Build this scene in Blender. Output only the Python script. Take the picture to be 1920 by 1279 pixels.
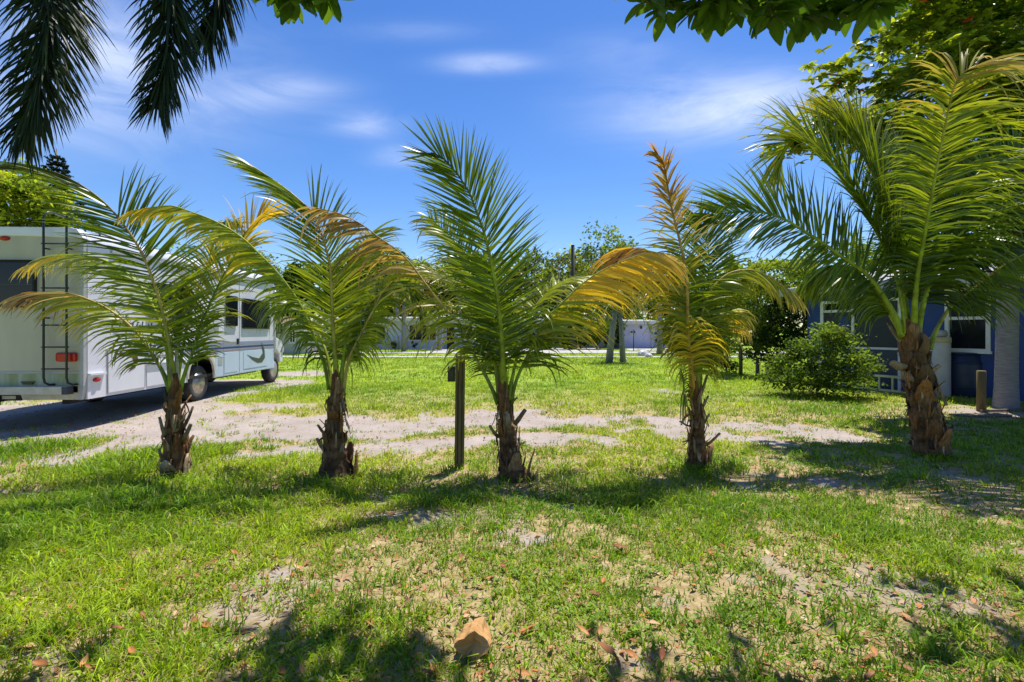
import bpy, bmesh, math, random
import numpy as np
from mathutils import Vector, Matrix
R = math.radians
rng = np.random.default_rng(7); random.seed(7)
scene = bpy.context.scene
for o in list(bpy.data.objects): bpy.data.objects.remove(o)
C = scene.collection

# ------------------------------------------------------------------ camera
F, HOR, EYE = 950.0, 621.0, 1.5          # focal length in photo pixels, horizon row, eye height in metres
cam = bpy.data.cameras.new('camera'); cam_o = bpy.data.objects.new('camera', cam); C.objects.link(cam_o)
cam.sensor_width = 36; cam.lens = 36*F/1920; cam.shift_y = -(639.5-HOR)/1920
cam.clip_start = .05; cam.clip_end = 2000
cam_o.location = (0, 0, EYE); cam_o.rotation_euler = (R(90), 0, 0)
scene.camera = cam_o

# ------------------------------------------------------------------ sun + sky
SUN_EL, SUN_AZ = R(70), R(30)            # azimuth from +Y towards +X
sun = bpy.data.lights.new('sun', 'SUN'); sun.energy = 4.6; sun.angle = R(.55); sun.color = (1, .95, .86)
sun_o = bpy.data.objects.new('sun', sun); C.objects.link(sun_o)
ts = Vector((math.sin(SUN_AZ)*math.cos(SUN_EL), math.cos(SUN_AZ)*math.cos(SUN_EL), math.sin(SUN_EL)))
sun_o.rotation_euler = ts.to_track_quat('Z', 'Y').to_euler(); sun_o.location = (0, 0, 30)
scene.view_settings.view_transform = 'Standard'; scene.view_settings.look = 'None'
scene.view_settings.exposure = 0.68; scene.view_settings.gamma = 1
scene.view_settings.use_curve_mapping = False

world = bpy.data.worlds.new('World'); scene.world = world; world.use_nodes = True
nt = world.node_tree; nt.nodes.clear()
def wn(t, **k):
    n = nt.nodes.new(t)
    for a, b in k.items(): setattr(n, a, b)
    return n
def vm(op, a, b=None):
    n = wn('ShaderNodeVectorMath', operation=op)
    for i, v in enumerate((a, b)):
        if v is None: continue
        if hasattr(v, 'is_output'): nt.links.new(v, n.inputs[i])
        else: n.inputs[i].default_value = v
    return n.outputs['Value'] if op in ('DOT_PRODUCT', 'LENGTH') else n.outputs['Vector']
def mm(op, a, b=None, clamp=False):
    n = wn('ShaderNodeMath', operation=op); n.use_clamp = clamp
    for i, v in enumerate((a, b)):
        if v is None: continue
        if hasattr(v, 'is_output'): nt.links.new(v, n.inputs[i])
        else: n.inputs[i].default_value = v
    return n.outputs[0]
sky = wn('ShaderNodeTexSky', sky_type='NISHITA'); sky.sun_disc = False
sky.sun_elevation = SUN_EL; sky.sun_rotation = SUN_AZ; sky.air_density = 1.0; sky.dust_density = .25; sky.ozone_density = 3.2
hs = wn('ShaderNodeHueSaturation'); hs.inputs['Saturation'].default_value = 1.30; hs.inputs['Value'].default_value = 1.0; hs.inputs['Hue'].default_value = .511
nt.links.new(sky.outputs[0], hs.inputs['Color'])
tc = wn('ShaderNodeTexCoord'); D = tc.outputs['Generated']
# thin cirrus: streaky noise gathered in a few banks, the whole sky round
mp = wn('ShaderNodeMapping'); mp.inputs['Rotation'].default_value = (0, R(4), 0); mp.inputs['Scale'].default_value = (3.6, 8.0, 17.0)
nt.links.new(D, mp.inputs['Vector'])
n1 = wn('ShaderNodeTexNoise'); n1.inputs['Scale'].default_value = 1.0; n1.inputs['Detail'].default_value = 7; n1.inputs['Roughness'].default_value = .60
n1.inputs['Distortion'].default_value = .6
nt.links.new(mp.outputs[0], n1.inputs['Vector'])
def pdir(px, py): return Vector(((px-960)/F, 1, -(py-HOR)/F)).normalized()
banks = [((170, 160), .20, .085, .85), ((535, 176), .09, .024, .8), ((920, 119), .075, .014, .95), ((1330, 205), .17, .050, 1.05),
         ((1500, 180), .12, .035, .45), ((690, 232), .055, .020, .75), ((770, 58), .09, .014, .4), ((752, 292), .05, .018, .5), ((1160, 100), .10, .03, .25),
         ((200, 60), .08, .06, .5)]
others = [((-.8, -.5, .45), .3, .08, .6), ((.3, -.9, .5), .35, .07, .6), ((.9, -.2, .55), .3, .06, .5), ((-.95, .2, .6), .25, .07, .6), ((.1, -.3, .9), .3, .1, .5)]
tot = None
for b in [(pdir(*p), a, h, s) for p, a, h, s in banks] + [(Vector(d).normalized(), a, h, s) for d, a, h, s in others]:
    d0, a, h, s = b
    wx_ = Vector((1, 0, 0)); right = (wx_-d0*wx_.dot(d0)).normalized(); up = right.cross(d0).normalized()
    e = vm('SUBTRACT', D, tuple(d0))
    u = mm('MULTIPLY', vm('DOT_PRODUCT', e, tuple(right)), 1/a); v = mm('MULTIPLY', vm('DOT_PRODUCT', e, tuple(up)), 1/h)
    w = mm('MULTIPLY', vm('DOT_PRODUCT', e, tuple(d0)), 1/.25)
    q = mm('ADD', mm('ADD', mm('MULTIPLY', u, u), mm('MULTIPLY', v, v)), mm('MULTIPLY', w, w))
    g = mm('MULTIPLY', mm('POWER', 2.718, mm('MULTIPLY', q, -1.0)), s)
    tot = g if tot is None else mm('ADD', tot, g)
mr = wn('ShaderNodeMapRange'); mr.inputs['From Min'].default_value = .22; mr.inputs['From Max'].default_value = .62
nt.links.new(n1.outputs['Fac'], mr.inputs['Value'])
cf = mm('MULTIPLY', mm('MULTIPLY', tot, mr.outputs[0]), .62, True)
mix = wn('ShaderNodeMix', data_type='RGBA'); nt.links.new(cf, mix.inputs['Factor'])
nt.links.new(hs.outputs[0], mix.inputs['A']); mix.inputs['B'].default_value = (5.6, 6.2, 7.6, 1)
bg = wn('ShaderNodeBackground'); bg.inputs['Strength'].default_value = .104
nt.links.new(mix.outputs['Result'], bg.inputs['Color'])
wo = wn('ShaderNodeOutputWorld'); nt.links.new(bg.outputs[0], wo.inputs[0])

# ------------------------------------------------------------------ helpers
def P(px, py, Y): return np.array(((px-960)/F*Y, Y, EYE-(py-HOR)/F*Y))   # photo pixel at a known depth
def ground_at(px, py):
    Y = EYE*F/(py-HOR); return (px-960)/F*Y, Y
def tag(o, label=None, cat=None, group=None, kind=None):
    if label: o['label'] = label
    if cat: o['category'] = cat
    if group: o['group'] = group
    if kind: o['kind'] = kind
    return o
def thing(name, label, cat, loc=(0, 0, 0), rz=0, group=None):
    o = bpy.data.objects.new(name, None); C.objects.link(o); o.empty_display_size = .1
    o.location = loc; o.rotation_euler = (0, 0, rz); return tag(o, label, cat, group)

class MB:
    def __init__(s): s.v = []; s.f = []; s.c = []; s.col = (1, 1, 1)
    def add(s, vs, fs, col=None):
        b = len(s.v); s.v += [tuple(map(float, p)) for p in vs]; s.f += [tuple(b+i for i in f) for f in fs]
        c = col if col is not None else s.col
        s.c += list(c) if (len(c) == len(vs) and hasattr(c[0], '__len__')) else [tuple(c)]*len(vs)
        return s
    def box(s, a, b, M=None):
        x0, y0, z0 = a; x1, y1, z1 = b
        vs = [Vector(p) for p in ((x0,y0,z0),(x1,y0,z0),(x1,y1,z0),(x0,y1,z0),(x0,y0,z1),(x1,y0,z1),(x1,y1,z1),(x0,y1,z1))]
        if M is not None: vs = [M @ p for p in vs]
        return s.add(vs, [(0,3,2,1),(4,5,6,7),(0,1,5,4),(1,2,6,5),(2,3,7,6),(3,0,4,7)])
    def prism(s, poly, axis, a, b):
        n = len(poly)
        def p(q, t): return {'x': (t, q[0], q[1]), 'y': (q[0], t, q[1]), 'z': (q[0], q[1], t)}[axis]
        return s.add([p(q, a) for q in poly]+[p(q, b) for q in poly],
                     [tuple(range(n))[::-1], tuple(range(n, 2*n))]+[(i, (i+1) % n, n+(i+1) % n, n+i) for i in range(n)])
    def tube(s, pts, rad, n=8, col=None, cap=True, wob=0):
        pts = [np.array(p, float) for p in pts]; m = len(pts)
        rad = list(rad) if hasattr(rad, '__len__') else [rad]*m
        vs = []; cs = []; prev = None
        for i in range(m):
            t = pts[min(i+1, m-1)]-pts[max(i-1, 0)]; t = t/(np.linalg.norm(t)+1e-9)
            if prev is None:
                a = np.cross(t, (0, 0, 1) if abs(t[2]) < .9 else (1, 0, 0))
            else: a = prev-t*np.dot(prev, t)
            a = a/(np.linalg.norm(a)+1e-9); prev = a; b = np.cross(t, a)
            for k in range(n):
                th = 2*math.pi*k/n; r = rad[i]*(1+(random.uniform(-wob, wob) if wob else 0))
                vs.append(pts[i]+(a*math.cos(th)+b*math.sin(th))*r)
                if col is not None: cs.append(col[i] if hasattr(col[0], '__len__') else col)
        fs = [(i*n+k, i*n+(k+1) % n, (i+1)*n+(k+1) % n, (i+1)*n+k) for i in range(m-1) for k in range(n)]
        if cap: fs += [tuple(range(n))[::-1], tuple(range((m-1)*n, m*n))]
        return s.add(vs, fs, cs or None)
    def ribbon(s, pts, wd, wid, thick, n=6, col=None):       # flattened tube: leaf stalks, husks
        pts = [np.array(p, float) for p in pts]; m = len(pts); vs = []; cs = []
        for i in range(m):
            t = pts[min(i+1, m-1)]-pts[max(i-1, 0)]; t = t/(np.linalg.norm(t)+1e-9)
            w = np.array(wd, float); w = w-t*np.dot(w, t); w = w/(np.linalg.norm(w)+1e-9); b = np.cross(t, w)
            for k in range(n):
                th = 2*math.pi*k/n
                vs.append(pts[i]+w*math.cos(th)*wid[i]+b*math.sin(th)*thick[i])
                if col is not None: cs.append(col[i] if hasattr(col[0], '__len__') else col)
        fs = [(i*n+k, i*n+(k+1) % n, (i+1)*n+(k+1) % n, (i+1)*n+k) for i in range(m-1) for k in range(n)]
        fs += [tuple(range(n))[::-1], tuple(range((m-1)*n, m*n))]
        return s.add(vs, fs, cs or None)
    def lathe(s, prof, c=(0, 0, 0), axis='z', n=24, closed=False):
        vs = []
        for r, h in prof:
            for k in range(n):
                a = 2*math.pi*k/n; u, v = r*math.cos(a), r*math.sin(a)
                q = {'z': (u, v, h), 'x': (h, u, v), 'y': (u, h, v)}[axis]
                vs.append((q[0]+c[0], q[1]+c[1], q[2]+c[2]))
        m = len(prof); rngm = m if closed else m-1
        fs = [(i*n+k, i*n+(k+1) % n, ((i+1) % m)*n+(k+1) % n, ((i+1) % m)*n+k) for i in range(rngm) for k in range(n)]
        if not closed:
            if prof[0][0] > 1e-4: fs.append(tuple(range(n))[::-1])
            if prof[-1][0] > 1e-4: fs.append(tuple(range((m-1)*n, m*n)))
        return s.add(vs, fs)
    def build(s, name, mat, parent=None, origin=(0, 0, 0), smooth=False, bevel=0, color=False):
        me = bpy.data.meshes.new(name); ox = np.array(origin, float)
        me.from_pydata([tuple(np.array(p)-ox) for p in s.v], [], s.f)
        if color:
            at = me.color_attributes.new('Col', 'FLOAT_COLOR', 'POINT')
            at.data.foreach_set('color', np.array([(c[0], c[1], c[2], 1) for c in s.c], np.float32).ravel())
        bm = bmesh.new(); bm.from_mesh(me)
        bmesh.ops.recalc_face_normals(bm, faces=bm.faces)
        if bevel:
            es = [e for e in bm.edges if len(e.link_faces) == 2 and e.calc_face_angle(0) > .5]
            bmesh.ops.bevel(bm, geom=es, offset=bevel, segments=2, profile=.6, affect='EDGES')
        bm.to_mesh(me); bm.free()
        if smooth:
            for p in me.polygons: p.use_smooth = True
        me.materials.append(mat)
        o = bpy.data.objects.new(name, me); C.objects.link(o)
        if parent is not None: o.parent = parent
        else: o.location = origin
        return o

def np_obj(name, co, loops, tots, col, mat, parent=None, origin=(0, 0, 0), smooth=False):
    me = bpy.data.meshes.new(name); co = np.asarray(co, np.float32)-np.array(origin, np.float32)
    me.vertices.add(len(co)); me.vertices.foreach_set('co', co.ravel())
    me.loops.add(len(loops)); me.loops.foreach_set('vertex_index', np.asarray(loops, np.int32))
    tots = np.asarray(tots, np.int32); me.polygons.add(len(tots))
    me.polygons.foreach_set('loop_start', np.concatenate(([0], np.cumsum(tots)[:-1])).astype(np.int32))
    me.polygons.foreach_set('loop_total', tots)
    if smooth: me.polygons.foreach_set('use_smooth', np.ones(len(tots), bool))
    if col is not None:
        at = me.color_attributes.new('Col', 'FLOAT_COLOR', 'POINT')
        c = np.ones((len(co), 4), np.float32); c[:, :3] = col; at.data.foreach_set('color', c.ravel())
    me.update(calc_edges=True); me.validate(); me.materials.append(mat)
    o = bpy.data.objects.new(name, me); C.objects.link(o)
    if parent is not None: o.parent = parent
    else: o.location = origin
    return o

def unit(a): return a/(np.linalg.norm(a, axis=-1, keepdims=True)+1e-9)
def hash2(i, j, s): 
    h = np.sin(i*127.1+j*311.7+s*74.7)*43758.5453; return h-np.floor(h)
def vnoise(x, y, s=0):
    i = np.floor(x); j = np.floor(y); u = x-i; v = y-j; u = u*u*(3-2*u); v = v*v*(3-2*v)
    return (hash2(i, j, s)*(1-u)+hash2(i+1, j, s)*u)*(1-v)+(hash2(i, j+1, s)*(1-u)+hash2(i+1, j+1, s)*u)*v
def fbm(x, y, s=0, o=4):
    t = 0; a = .5; n = 0
    for k in range(o): t = t+a*vnoise(x*2**k+k*17.3, y*2**k+k*9.1, s+k); n += a; a *= .5
    return t/n
def sstep(a, b, x): t = np.clip((x-a)/(b-a), 0, 1); return t*t*(3-2*t)
def gz(x, y):
    x = np.asarray(x, float); y = np.asarray(y, float)
    return (fbm(x*.35, y*.35, 3, 3)-.5)*.09*sstep(60, 20, np.abs(y))+(fbm(x*2.2, y*2.2, 8, 2)-.5)*.022*sstep(30, 10, np.abs(y))

# ------------------------------------------------------------------ materials
def new_mat(name):
    m = bpy.data.materials.new(name); m.use_nodes = True; m.node_tree.nodes.clear()
    return m, m.node_tree
def nn(t, ty, **k):
    n = t.nodes.new(ty)
    for a, b in k.items(): setattr(n, a, b)
    return n
def mat_plain(name, c1, c2=None, scale=8, rough=.6, bump=0, bscale=40, metal=0, spec=.5, stretch=(1, 1, 1), detail=5, contrast=(.35, .65), coat=0):
    m, t = new_mat(name); out = nn(t, 'ShaderNodeOutputMaterial'); b = nn(t, 'ShaderNodeBsdfPrincipled')
    t.links.new(b.outputs[0], out.inputs[0]); b.inputs['Roughness'].default_value = rough; b.inputs['Metallic'].default_value = metal
    b.inputs['Specular IOR Level'].default_value = spec; b.inputs['Coat Weight'].default_value = coat
    tcn = nn(t, 'ShaderNodeTexCoord'); mpn = nn(t, 'ShaderNodeMapping'); mpn.inputs['Scale'].default_value = stretch
    t.links.new(tcn.outputs['Object'], mpn.inputs[0])
    if c2 is not None:
        n = nn(t, 'ShaderNodeTexNoise'); n.inputs['Scale'].default_value = scale; n.inputs['Detail'].default_value = detail; n.inputs['Roughness'].default_value = .65
        t.links.new(mpn.outputs[0], n.inputs['Vector'])
        r = nn(t, 'ShaderNodeMapRange'); r.inputs['From Min'].default_value = contrast[0]; r.inputs['From Max'].default_value = contrast[1]
        t.links.new(n.outputs['Fac'], r.inputs['Value'])
        x = nn(t, 'ShaderNodeMix', data_type='RGBA'); x.inputs['A'].default_value = (*c1, 1); x.inputs['B'].default_value = (*c2, 1)
        t.links.new(r.outputs[0], x.inputs['Factor']); t.links.new(x.outputs['Result'], b.inputs['Base Color'])
    else: b.inputs['Base Color'].default_value = (*c1, 1)
    if bump:
        n2 = nn(t, 'ShaderNodeTexNoise'); n2.inputs['Scale'].default_value = bscale; n2.inputs['Detail'].default_value = 6
        t.links.new(mpn.outputs[0], n2.inputs['Vector'])
        bp = nn(t, 'ShaderNodeBump'); bp.inputs['Strength'].default_value = bump; bp.inputs['Distance'].default_value = .02
        t.links.new(n2.outputs['Fac'], bp.inputs['Height']); t.links.new(bp.outputs[0], b.inputs['Normal'])
    return m
def mat_leaf(name, trans=.35, rough=.42, spec=.45, tint=(1.25, 1.15, .55)):
    m, t = new_mat(name); out = nn(t, 'ShaderNodeOutputMaterial'); b = nn(t, 'ShaderNodeBsdfPrincipled')
    a = nn(t, 'ShaderNodeAttribute'); a.attribute_name = 'Col'
    t.links.new(a.outputs['Color'], b.inputs['Base Color']); b.inputs['Roughness'].default_value = rough; b.inputs['Specular IOR Level'].default_value = spec
    tr = nn(t, 'ShaderNodeBsdfTranslucent'); mu = nn(t, 'ShaderNodeMix', data_type='RGBA'); mu.blend_type = 'MULTIPLY'; mu.inputs['Factor'].default_value = 1
    t.links.new(a.outputs['Color'], mu.inputs['A']); mu.inputs['B'].default_value = (*tint, 1)
    t.links.new(mu.outputs['Result'], tr.inputs['Color'])
    mx = nn(t, 'ShaderNodeMixShader'); mx.inputs[0].default_value = trans
    t.links.new(b.outputs[0], mx.inputs[1]); t.links.new(tr.outputs[0], mx.inputs[2]); t.links.new(mx.outputs[0], out.inputs[0])
    return m
def mat_attr(name, rough=.8, bump=.5, bscale=60, stretch=(1, 1, 1), spec=.3):
    m = mat_plain(name, (1, 1, 1), (1, 1, 1), rough=rough, bump=bump, bscale=bscale, stretch=stretch, spec=spec); t = m.node_tree
    b = [n for n in t.nodes if n.type == 'BSDF_PRINCIPLED'][0]; mx = [n for n in t.nodes if n.type == 'MIX'][0]
    a = nn(t, 'ShaderNodeAttribute'); a.attribute_name = 'Col'
    mu = nn(t, 'ShaderNodeMix', data_type='RGBA'); mu.blend_type = 'MULTIPLY'; mu.inputs['Factor'].default_value = 1
    mx.inputs['A'].default_value = (.55, .5, .45, 1); mx.inputs['B'].default_value = (1.25, 1.25, 1.25, 1)
    t.links.new(a.outputs['Color'], mu.inputs['A']); t.links.new(mx.outputs['Result'], mu.inputs['B']); t.links.new(mu.outputs['Result'], b.inputs['Base Color'])
    return m
M = {}
M['leaf'] = mat_leaf('palm_leaf', .40, .36, .45)
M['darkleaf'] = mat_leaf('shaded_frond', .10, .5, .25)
M['foliage'] = mat_leaf('foliage', .50, .6, .12)
M['near_leaf'] = mat_leaf('broad_leaf', .45, .4, .4)
M['grass'] = mat_leaf('grass_blade', .45, .5, .3)
M['dryleaf'] = mat_leaf('dry_leaf', .15, .6, .3, (1.1, .9, .6))
M['husk'] = mat_attr('palm_husk', .85, .8, 30, (6, 6, 1.2))
M['rachis'] = mat_attr('leaf_stalk', .45, .1, 40)
M['bark'] = mat_plain('bark', (.10, .075, .05), (.24, .19, .14), 9, .9, .8, 30, stretch=(3, 3, 1))
M['palmbark'] = mat_plain('smooth_palm_bark', (.19, .18, .19), (.33, .31, .31), 6, .85, .5, 25, stretch=(1, 1, 7))
M['rvwhite'] = mat_plain('rv_fibreglass', (.70, .69, .78), (.77, .76, .83), 1.5, .28, 0, coat=.3)
M['rvrear_shade'] = mat_plain('rv_rear_shade_tone', (.44, .40, .30), (.53, .48, .375), 2.2, .4, .05, 14, stretch=(1, 1, .25))  # white rear wall: shade and ground bounce put into the colour, plus dirt streaks
M['rvgrime'] = mat_plain('rv_algae_band', (.42, .45, .38), (.26, .30, .14), 7, .6, 0, stretch=(1, 1, .2))
M['rvpale'] = mat_plain('rv_pale_blue', (.50, .60, .74), (.56, .65, .78), 2, .35)
M['trim'] = mat_plain('grey_trim', (.36, .37, .38), (.44, .44, .44), 4, .45)
M['dirtywhite'] = mat_plain('dirty_white', (.62, .58, .50), (.50, .44, .34), 9, .6)
M['black'] = mat_plain('black_paint', (.012, .012, .013), (.02, .02, .02), 20, .35)
M['rubber'] = mat_plain('tyre_rubber', (.018, .018, .019), (.045, .042, .04), 12, .85, .3, 60)
M['dark'] = mat_plain('dark_underside', (.02, .019, .018), (.045, .035, .028), 7, .9)
M['glass'] = mat_plain('dark_glass', (.007, .009, .016), None, rough=.08, spec=.28)
M['chrome'] = mat_plain('worn_rim', (.55, .53, .50), (.32, .25, .18), 10, .35, metal=.6)
M['red'] = mat_plain('red_lens', (.52, .012, .010), (.40, .008, .008), 30, .18)
M['amber'] = mat_plain('orange_lens', (.7, .08, .02), None, rough=.2)
M['navy'] = mat_plain('navy_stripe', (.035, .055, .19), None, rough=.35)
M['lav'] = mat_plain('lavender_stripe', (.28, .29, .42), None, rough=.35)
M['mauve'] = mat_plain('mauve_stripe', (.33, .24, .28), None, rough=.35)
M['swoosh'] = mat_plain('olive_decal', (.05, .07, .06), (.08, .09, .07), 10, .35)
M['maroon'] = mat_plain('maroon_decal', (.13, .055, .05), (.10, .06, .05), 10, .35)
M['bluehouse'] = mat_plain('blue_wall_paint', (.009, .038, .19), (.013, .047, .22), 3, .6, .08, 30)
M['white'] = mat_plain('white_paint', (.74, .74, .73), (.62, .62, .60), 6, .5)
M['housewall'] = mat_plain('pale_house_wall', (.60, .59, .80), (.66, .64, .84), 1.5, .8, .05)  # white walls, with the bluish tint of shade mixed into their colour
M['beigewall'] = mat_plain('beige_wall', (.46, .42, .36), (.54, .50, .44), 2, .8)
M['roof'] = mat_plain('flat_roof', (.26, .26, .28), (.36, .35, .35), 2, .8)
M['brownroof'] = mat_plain('brown_roof', (.16, .09, .06), (.22, .13, .09), 4, .8)
M['concrete'] = mat_plain('concrete', (.36, .345, .32), (.44, .42, .395), 3, .9, .1)
M['wood'] = mat_plain('weathered_post', (.11, .075, .025), (.21, .155, .06), 5, .85, .5, 18, stretch=(9, 9, .7))
M['screen'] = mat_plain('insect_screen', (.010, .012, .020), (.015, .018, .028), 2, .55)
M['kick'] = mat_plain('grey_kick_panel', (.035, .042, .066), (.045, .052, .075), 3, .6)
M['tank'] = mat_plain('grey_tank', (.42, .42, .44), (.52, .51, .52), 3, .5)
M['tankcap'] = mat_plain('stained_cap', (.55, .50, .46), (.42, .38, .14), 5, .6)
M['barrel'] = mat_plain('dark_barrel', (.008, .018, .06), (.012, .024, .07), 4, .45)
M['alu'] = mat_plain('aluminium', (.52, .53, .55), (.42, .43, .45), 8, .38, metal=.7)
M['paper'] = mat_plain('brown_paper', (.38, .19, .055), (.52, .30, .12), 6, .8, .25, 24)
M['pole'] = mat_plain('pole_wood', (.022, .020, .022), (.04, .035, .035), 6, .9)
M['blackbox'] = mat_plain('black_plastic', (.012, .011, .010), (.02, .018, .015), 8, .5)

# ------------------------------------------------------------------ ground
TRK = [(-14, 9.5, 2.4), (-9, 8.8, 2.8), (-6, 8.4, 2.4), (-4, 8.0, 2.1), (-1.8, 8.0, 1.9), (-.3, 8.6, 1.65), (1.6, 8.1, 1.2), (3.2, 7.6, .95), (4.6, 7.6, .65), (5.4, 7.7, .15), (6.5, 7.7, -.6), (30, 7.7, -3)]
PATCH = [(1005, 1010, .30, .95), (1080, 945, .28, .8), (520, 1075, .24, .95), (735, 965, .32, .85), (1395, 912, .30, .95), (1540, 903, .36, 1.0), (1850, 950, .6, .55), (1790, 890, .6, .5),
         (60, 925, .75, .75), (460, 1185, .36, .6), (270, 1160, .30, .55), (1180, 1235, .35, .75), (1130, 1060, .26, .7), (1440, 1050, .2, .7), (1700, 1110, .22, .7), (900, 1180, .25, .5),
         (1420, 1200, .2, .5), (330, 930, .5, .5), (640, 900, .4, .5), (960, 905, .35, .5), (1310, 890, .3, .45), (1480, 700, .8, .5), (1080, 690, .7, .4), (1060, 760, .5, .5), (1240, 735, .45, .8), (1230, 900, .3, .6),
         (570, 700, 1.6, .95), (760, 695, .9, .5), (1140, 720, .5, .45), (960, 770, .5, .45), (1660, 735, .6, .8), (1860, 770, 1.2, .85), (1100, 1000, .4, .45), (740, 1110, .25, .4), (80, 1240, .3, .6), (1640, 880, .4, .55)]
PW = [(*ground_at(a, b), r*(.72 if b > 850 else 1), s*(.85 if b > 850 else 1)) for a, b, r, s in PATCH]
def smask(x, y):
    x = np.asarray(x, float); y = np.asarray(y, float)
    t = np.array(TRK); cy = np.interp(x, t[:, 0], t[:, 1]); hw = np.interp(x, t[:, 0], t[:, 2])*1.02
    n = fbm(x*.9, y*.9, 1, 4); n2 = fbm(x*3.1, y*3.1, 5, 4)
    d = np.abs(y-cy)-hw
    tr = sstep(.35, -.55, d+(n-.5)*2.4+(n2-.5)*.8)
    isl = sstep(.53, .63, fbm(x*1.0+7, y*1.3, 11, 3)+(n2-.5)*.35)
    tr = tr*(1-.95*isl*sstep(-2.2, -.5, d))
    rv = sstep(.9, -.3, np.maximum(np.abs(x+7.6)-1.4, np.abs(y-10.5)-5)+(n-.5)*1.2)
    m = np.maximum(tr, rv)
    for a, b, r, s in PW:
        q = np.sqrt((x-a)**2+((y-b)*1.25)**2)/r
        m = np.maximum(m, s*sstep(1.25, .35, q+(n2-.5)*1.3))
    thin = sstep(.53, .74, fbm(x*1.7+3, y*1.7, 21, 5))*.55*sstep(9, 5, y)
    return np.clip(np.maximum(m, thin), 0, 1)
def geo(a, b, n0, step):
    out = [a]; 
    while out[-1] < b: out.append(out[-1]+step); step *= 1.22
    return out
xs = np.array([-v for v in geo(14.1, 500, 0, .15)][::-1]+list(np.arange(-14, 14.01, .1))+geo(14.1, 500, 0, .15))
ys = np.array([-v for v in geo(-1.3, 60, 0, .3)][::-1]+list(np.arange(1.4, 14, .08))+geo(14.05, 600, 0, .12))
X, Yg = np.meshgrid(xs, ys); Z = gz(X, Yg); MK = smask(X, Yg)
Z = Z-.012*MK*sstep(14, 10, Yg)
nx, ny = len(xs), len(ys); idx = np.arange(nx*ny).reshape(ny, nx)
q = np.stack([idx[:-1, :-1], idx[:-1, 1:], idx[1:, 1:], idx[1:, :-1]], -1).reshape(-1, 4)
mg, t = new_mat('ground_soil'); out = nn(t, 'ShaderNodeOutputMaterial'); b = nn(t, 'ShaderNodeBsdfPrincipled'); t.links.new(b.outputs[0], out.inputs[0])
b.inputs['Roughness'].default_value = .95; b.inputs['Specular IOR Level'].default_value = .15
ge = nn(t, 'ShaderNodeNewGeometry'); at = nn(t, 'ShaderNodeAttribute'); at.attribute_name = 'Col'
def gno(scale, detail=6, rough=.6):
    n = nn(t, 'ShaderNodeTexNoise'); n.inputs['Scale'].default_value = scale; n.inputs['Detail'].default_value = detail; n.inputs['Roughness'].default_value = rough
    t.links.new(ge.outputs['Position'], n.inputs['Vector']); return n.outputs['Fac']
def gmix(f, a, bb):
    x = nn(t, 'ShaderNodeMix', data_type='RGBA')
    for s, v in (('Factor', f), ('A', a), ('B', bb)):
        if hasattr(v, 'is_output'): t.links.new(v, x.inputs[s])
        else: x.inputs[s].default_value = (*v, 1)
    return x.outputs['Result']
def gramp(v, a, bb):
    r = nn(t, 'ShaderNodeMapRange'); r.inputs['From Min'].default_value = a; r.inputs['From Max'].default_value = bb; t.links.new(v, r.inputs['Value']); return r.outputs[0]
sandc = gmix(gramp(gno(1.3), .35, .7), (.31, .262, .228), (.41, .355, .318))
sandc = gmix(gramp(gno(38, 4, .8), .60, .74), sandc, (.24, .15, .085))
sandc = gmix(gramp(gno(6, 5, .7), .56, .72), sandc, (.29, .225, .18))
soil = gmix(gramp(gno(14, 6, .7), .35, .65), (.26, .20, .075), (.48, .36, .21))
soil = gmix(gramp(gno(55, 3, .8), .60, .70), soil, (.33, .17, .075))
lawn = gmix(gramp(gno(.9, 5), .35, .65), (.17, .26, .026), (.28, .35, .045))
sep = nn(t, 'ShaderNodeSeparateColor'); t.links.new(at.outputs['Color'], sep.inputs[0])
mm_ = nn(t, 'ShaderNodeMath', operation='ADD'); t.links.new(sep.outputs[0], mm_.inputs[0])
sc = nn(t, 'ShaderNodeMath', operation='MULTIPLY_ADD'); t.links.new(gno(16, 5, .7), sc.inputs[0]); sc.inputs[1].default_value = .6; sc.inputs[2].default_value = -.3
t.links.new(sc.outputs[0], mm_.inputs[1])
base = gmix(sep.outputs[1], soil, lawn)
fin = gmix(gramp(mm_.outputs[0], .36, .72), base, sandc); t.links.new(fin, b.inputs['Base Color'])
bp = nn(t, 'ShaderNodeBump'); bp.inputs['Strength'].default_value = .75; bp.inputs['Distance'].default_value = .03
t.links.new(gno(30, 8, .7), bp.inputs['Height']); t.links.new(bp.outputs[0], b.inputs['Normal'])
gcol = np.stack([MK, np.maximum(np.maximum(sstep(8, 15, Yg), sstep(1.15, 1.5, np.abs(X)/np.maximum(Yg, .5))), sstep(1.9, 1.5, Yg)), np.zeros_like(MK)], -1).reshape(-1, 3)
g = np_obj('ground', np.stack([X, Yg, Z], -1).reshape(-1, 3), q.ravel(), np.full(len(q), 4), gcol, mg, smooth=True)
tag(g, 'sandy yard with a bare track and thin lawn', None, None, 'structure')

def slab(name, x0, x1, y0, y1, z, mat, label):
    m = MB(); m.box((x0, y0, -.3), (x1, y1, z)); o = m.build(name, mat, None, ((x0+x1)/2, (y0+y1)/2, 0)); tag(o, label, None, None, 'structure')
slab('sidewalk', -60, 60, 28.6, 29.7, .035, M['concrete'], 'pale concrete sidewalk strip crossing beyond the lawn')
slab('road', -60, 60, 34.2, 36.2, .03, M['concrete'], 'pale narrow road in front of the far houses')
slab('driveway', -6.2, -4.4, 36.2, 42, .036, M['concrete'], 'concrete driveway leading to the long white house')
slab('driveway', .2, 7.4, 36.2, 44, .036, M['concrete'], 'wide concrete driveway in front of the beige house')
slab('driveway', 9.0, 15.5, 38.2, 46.4, .036, M['concrete'], 'concrete apron before the white block building')

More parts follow.
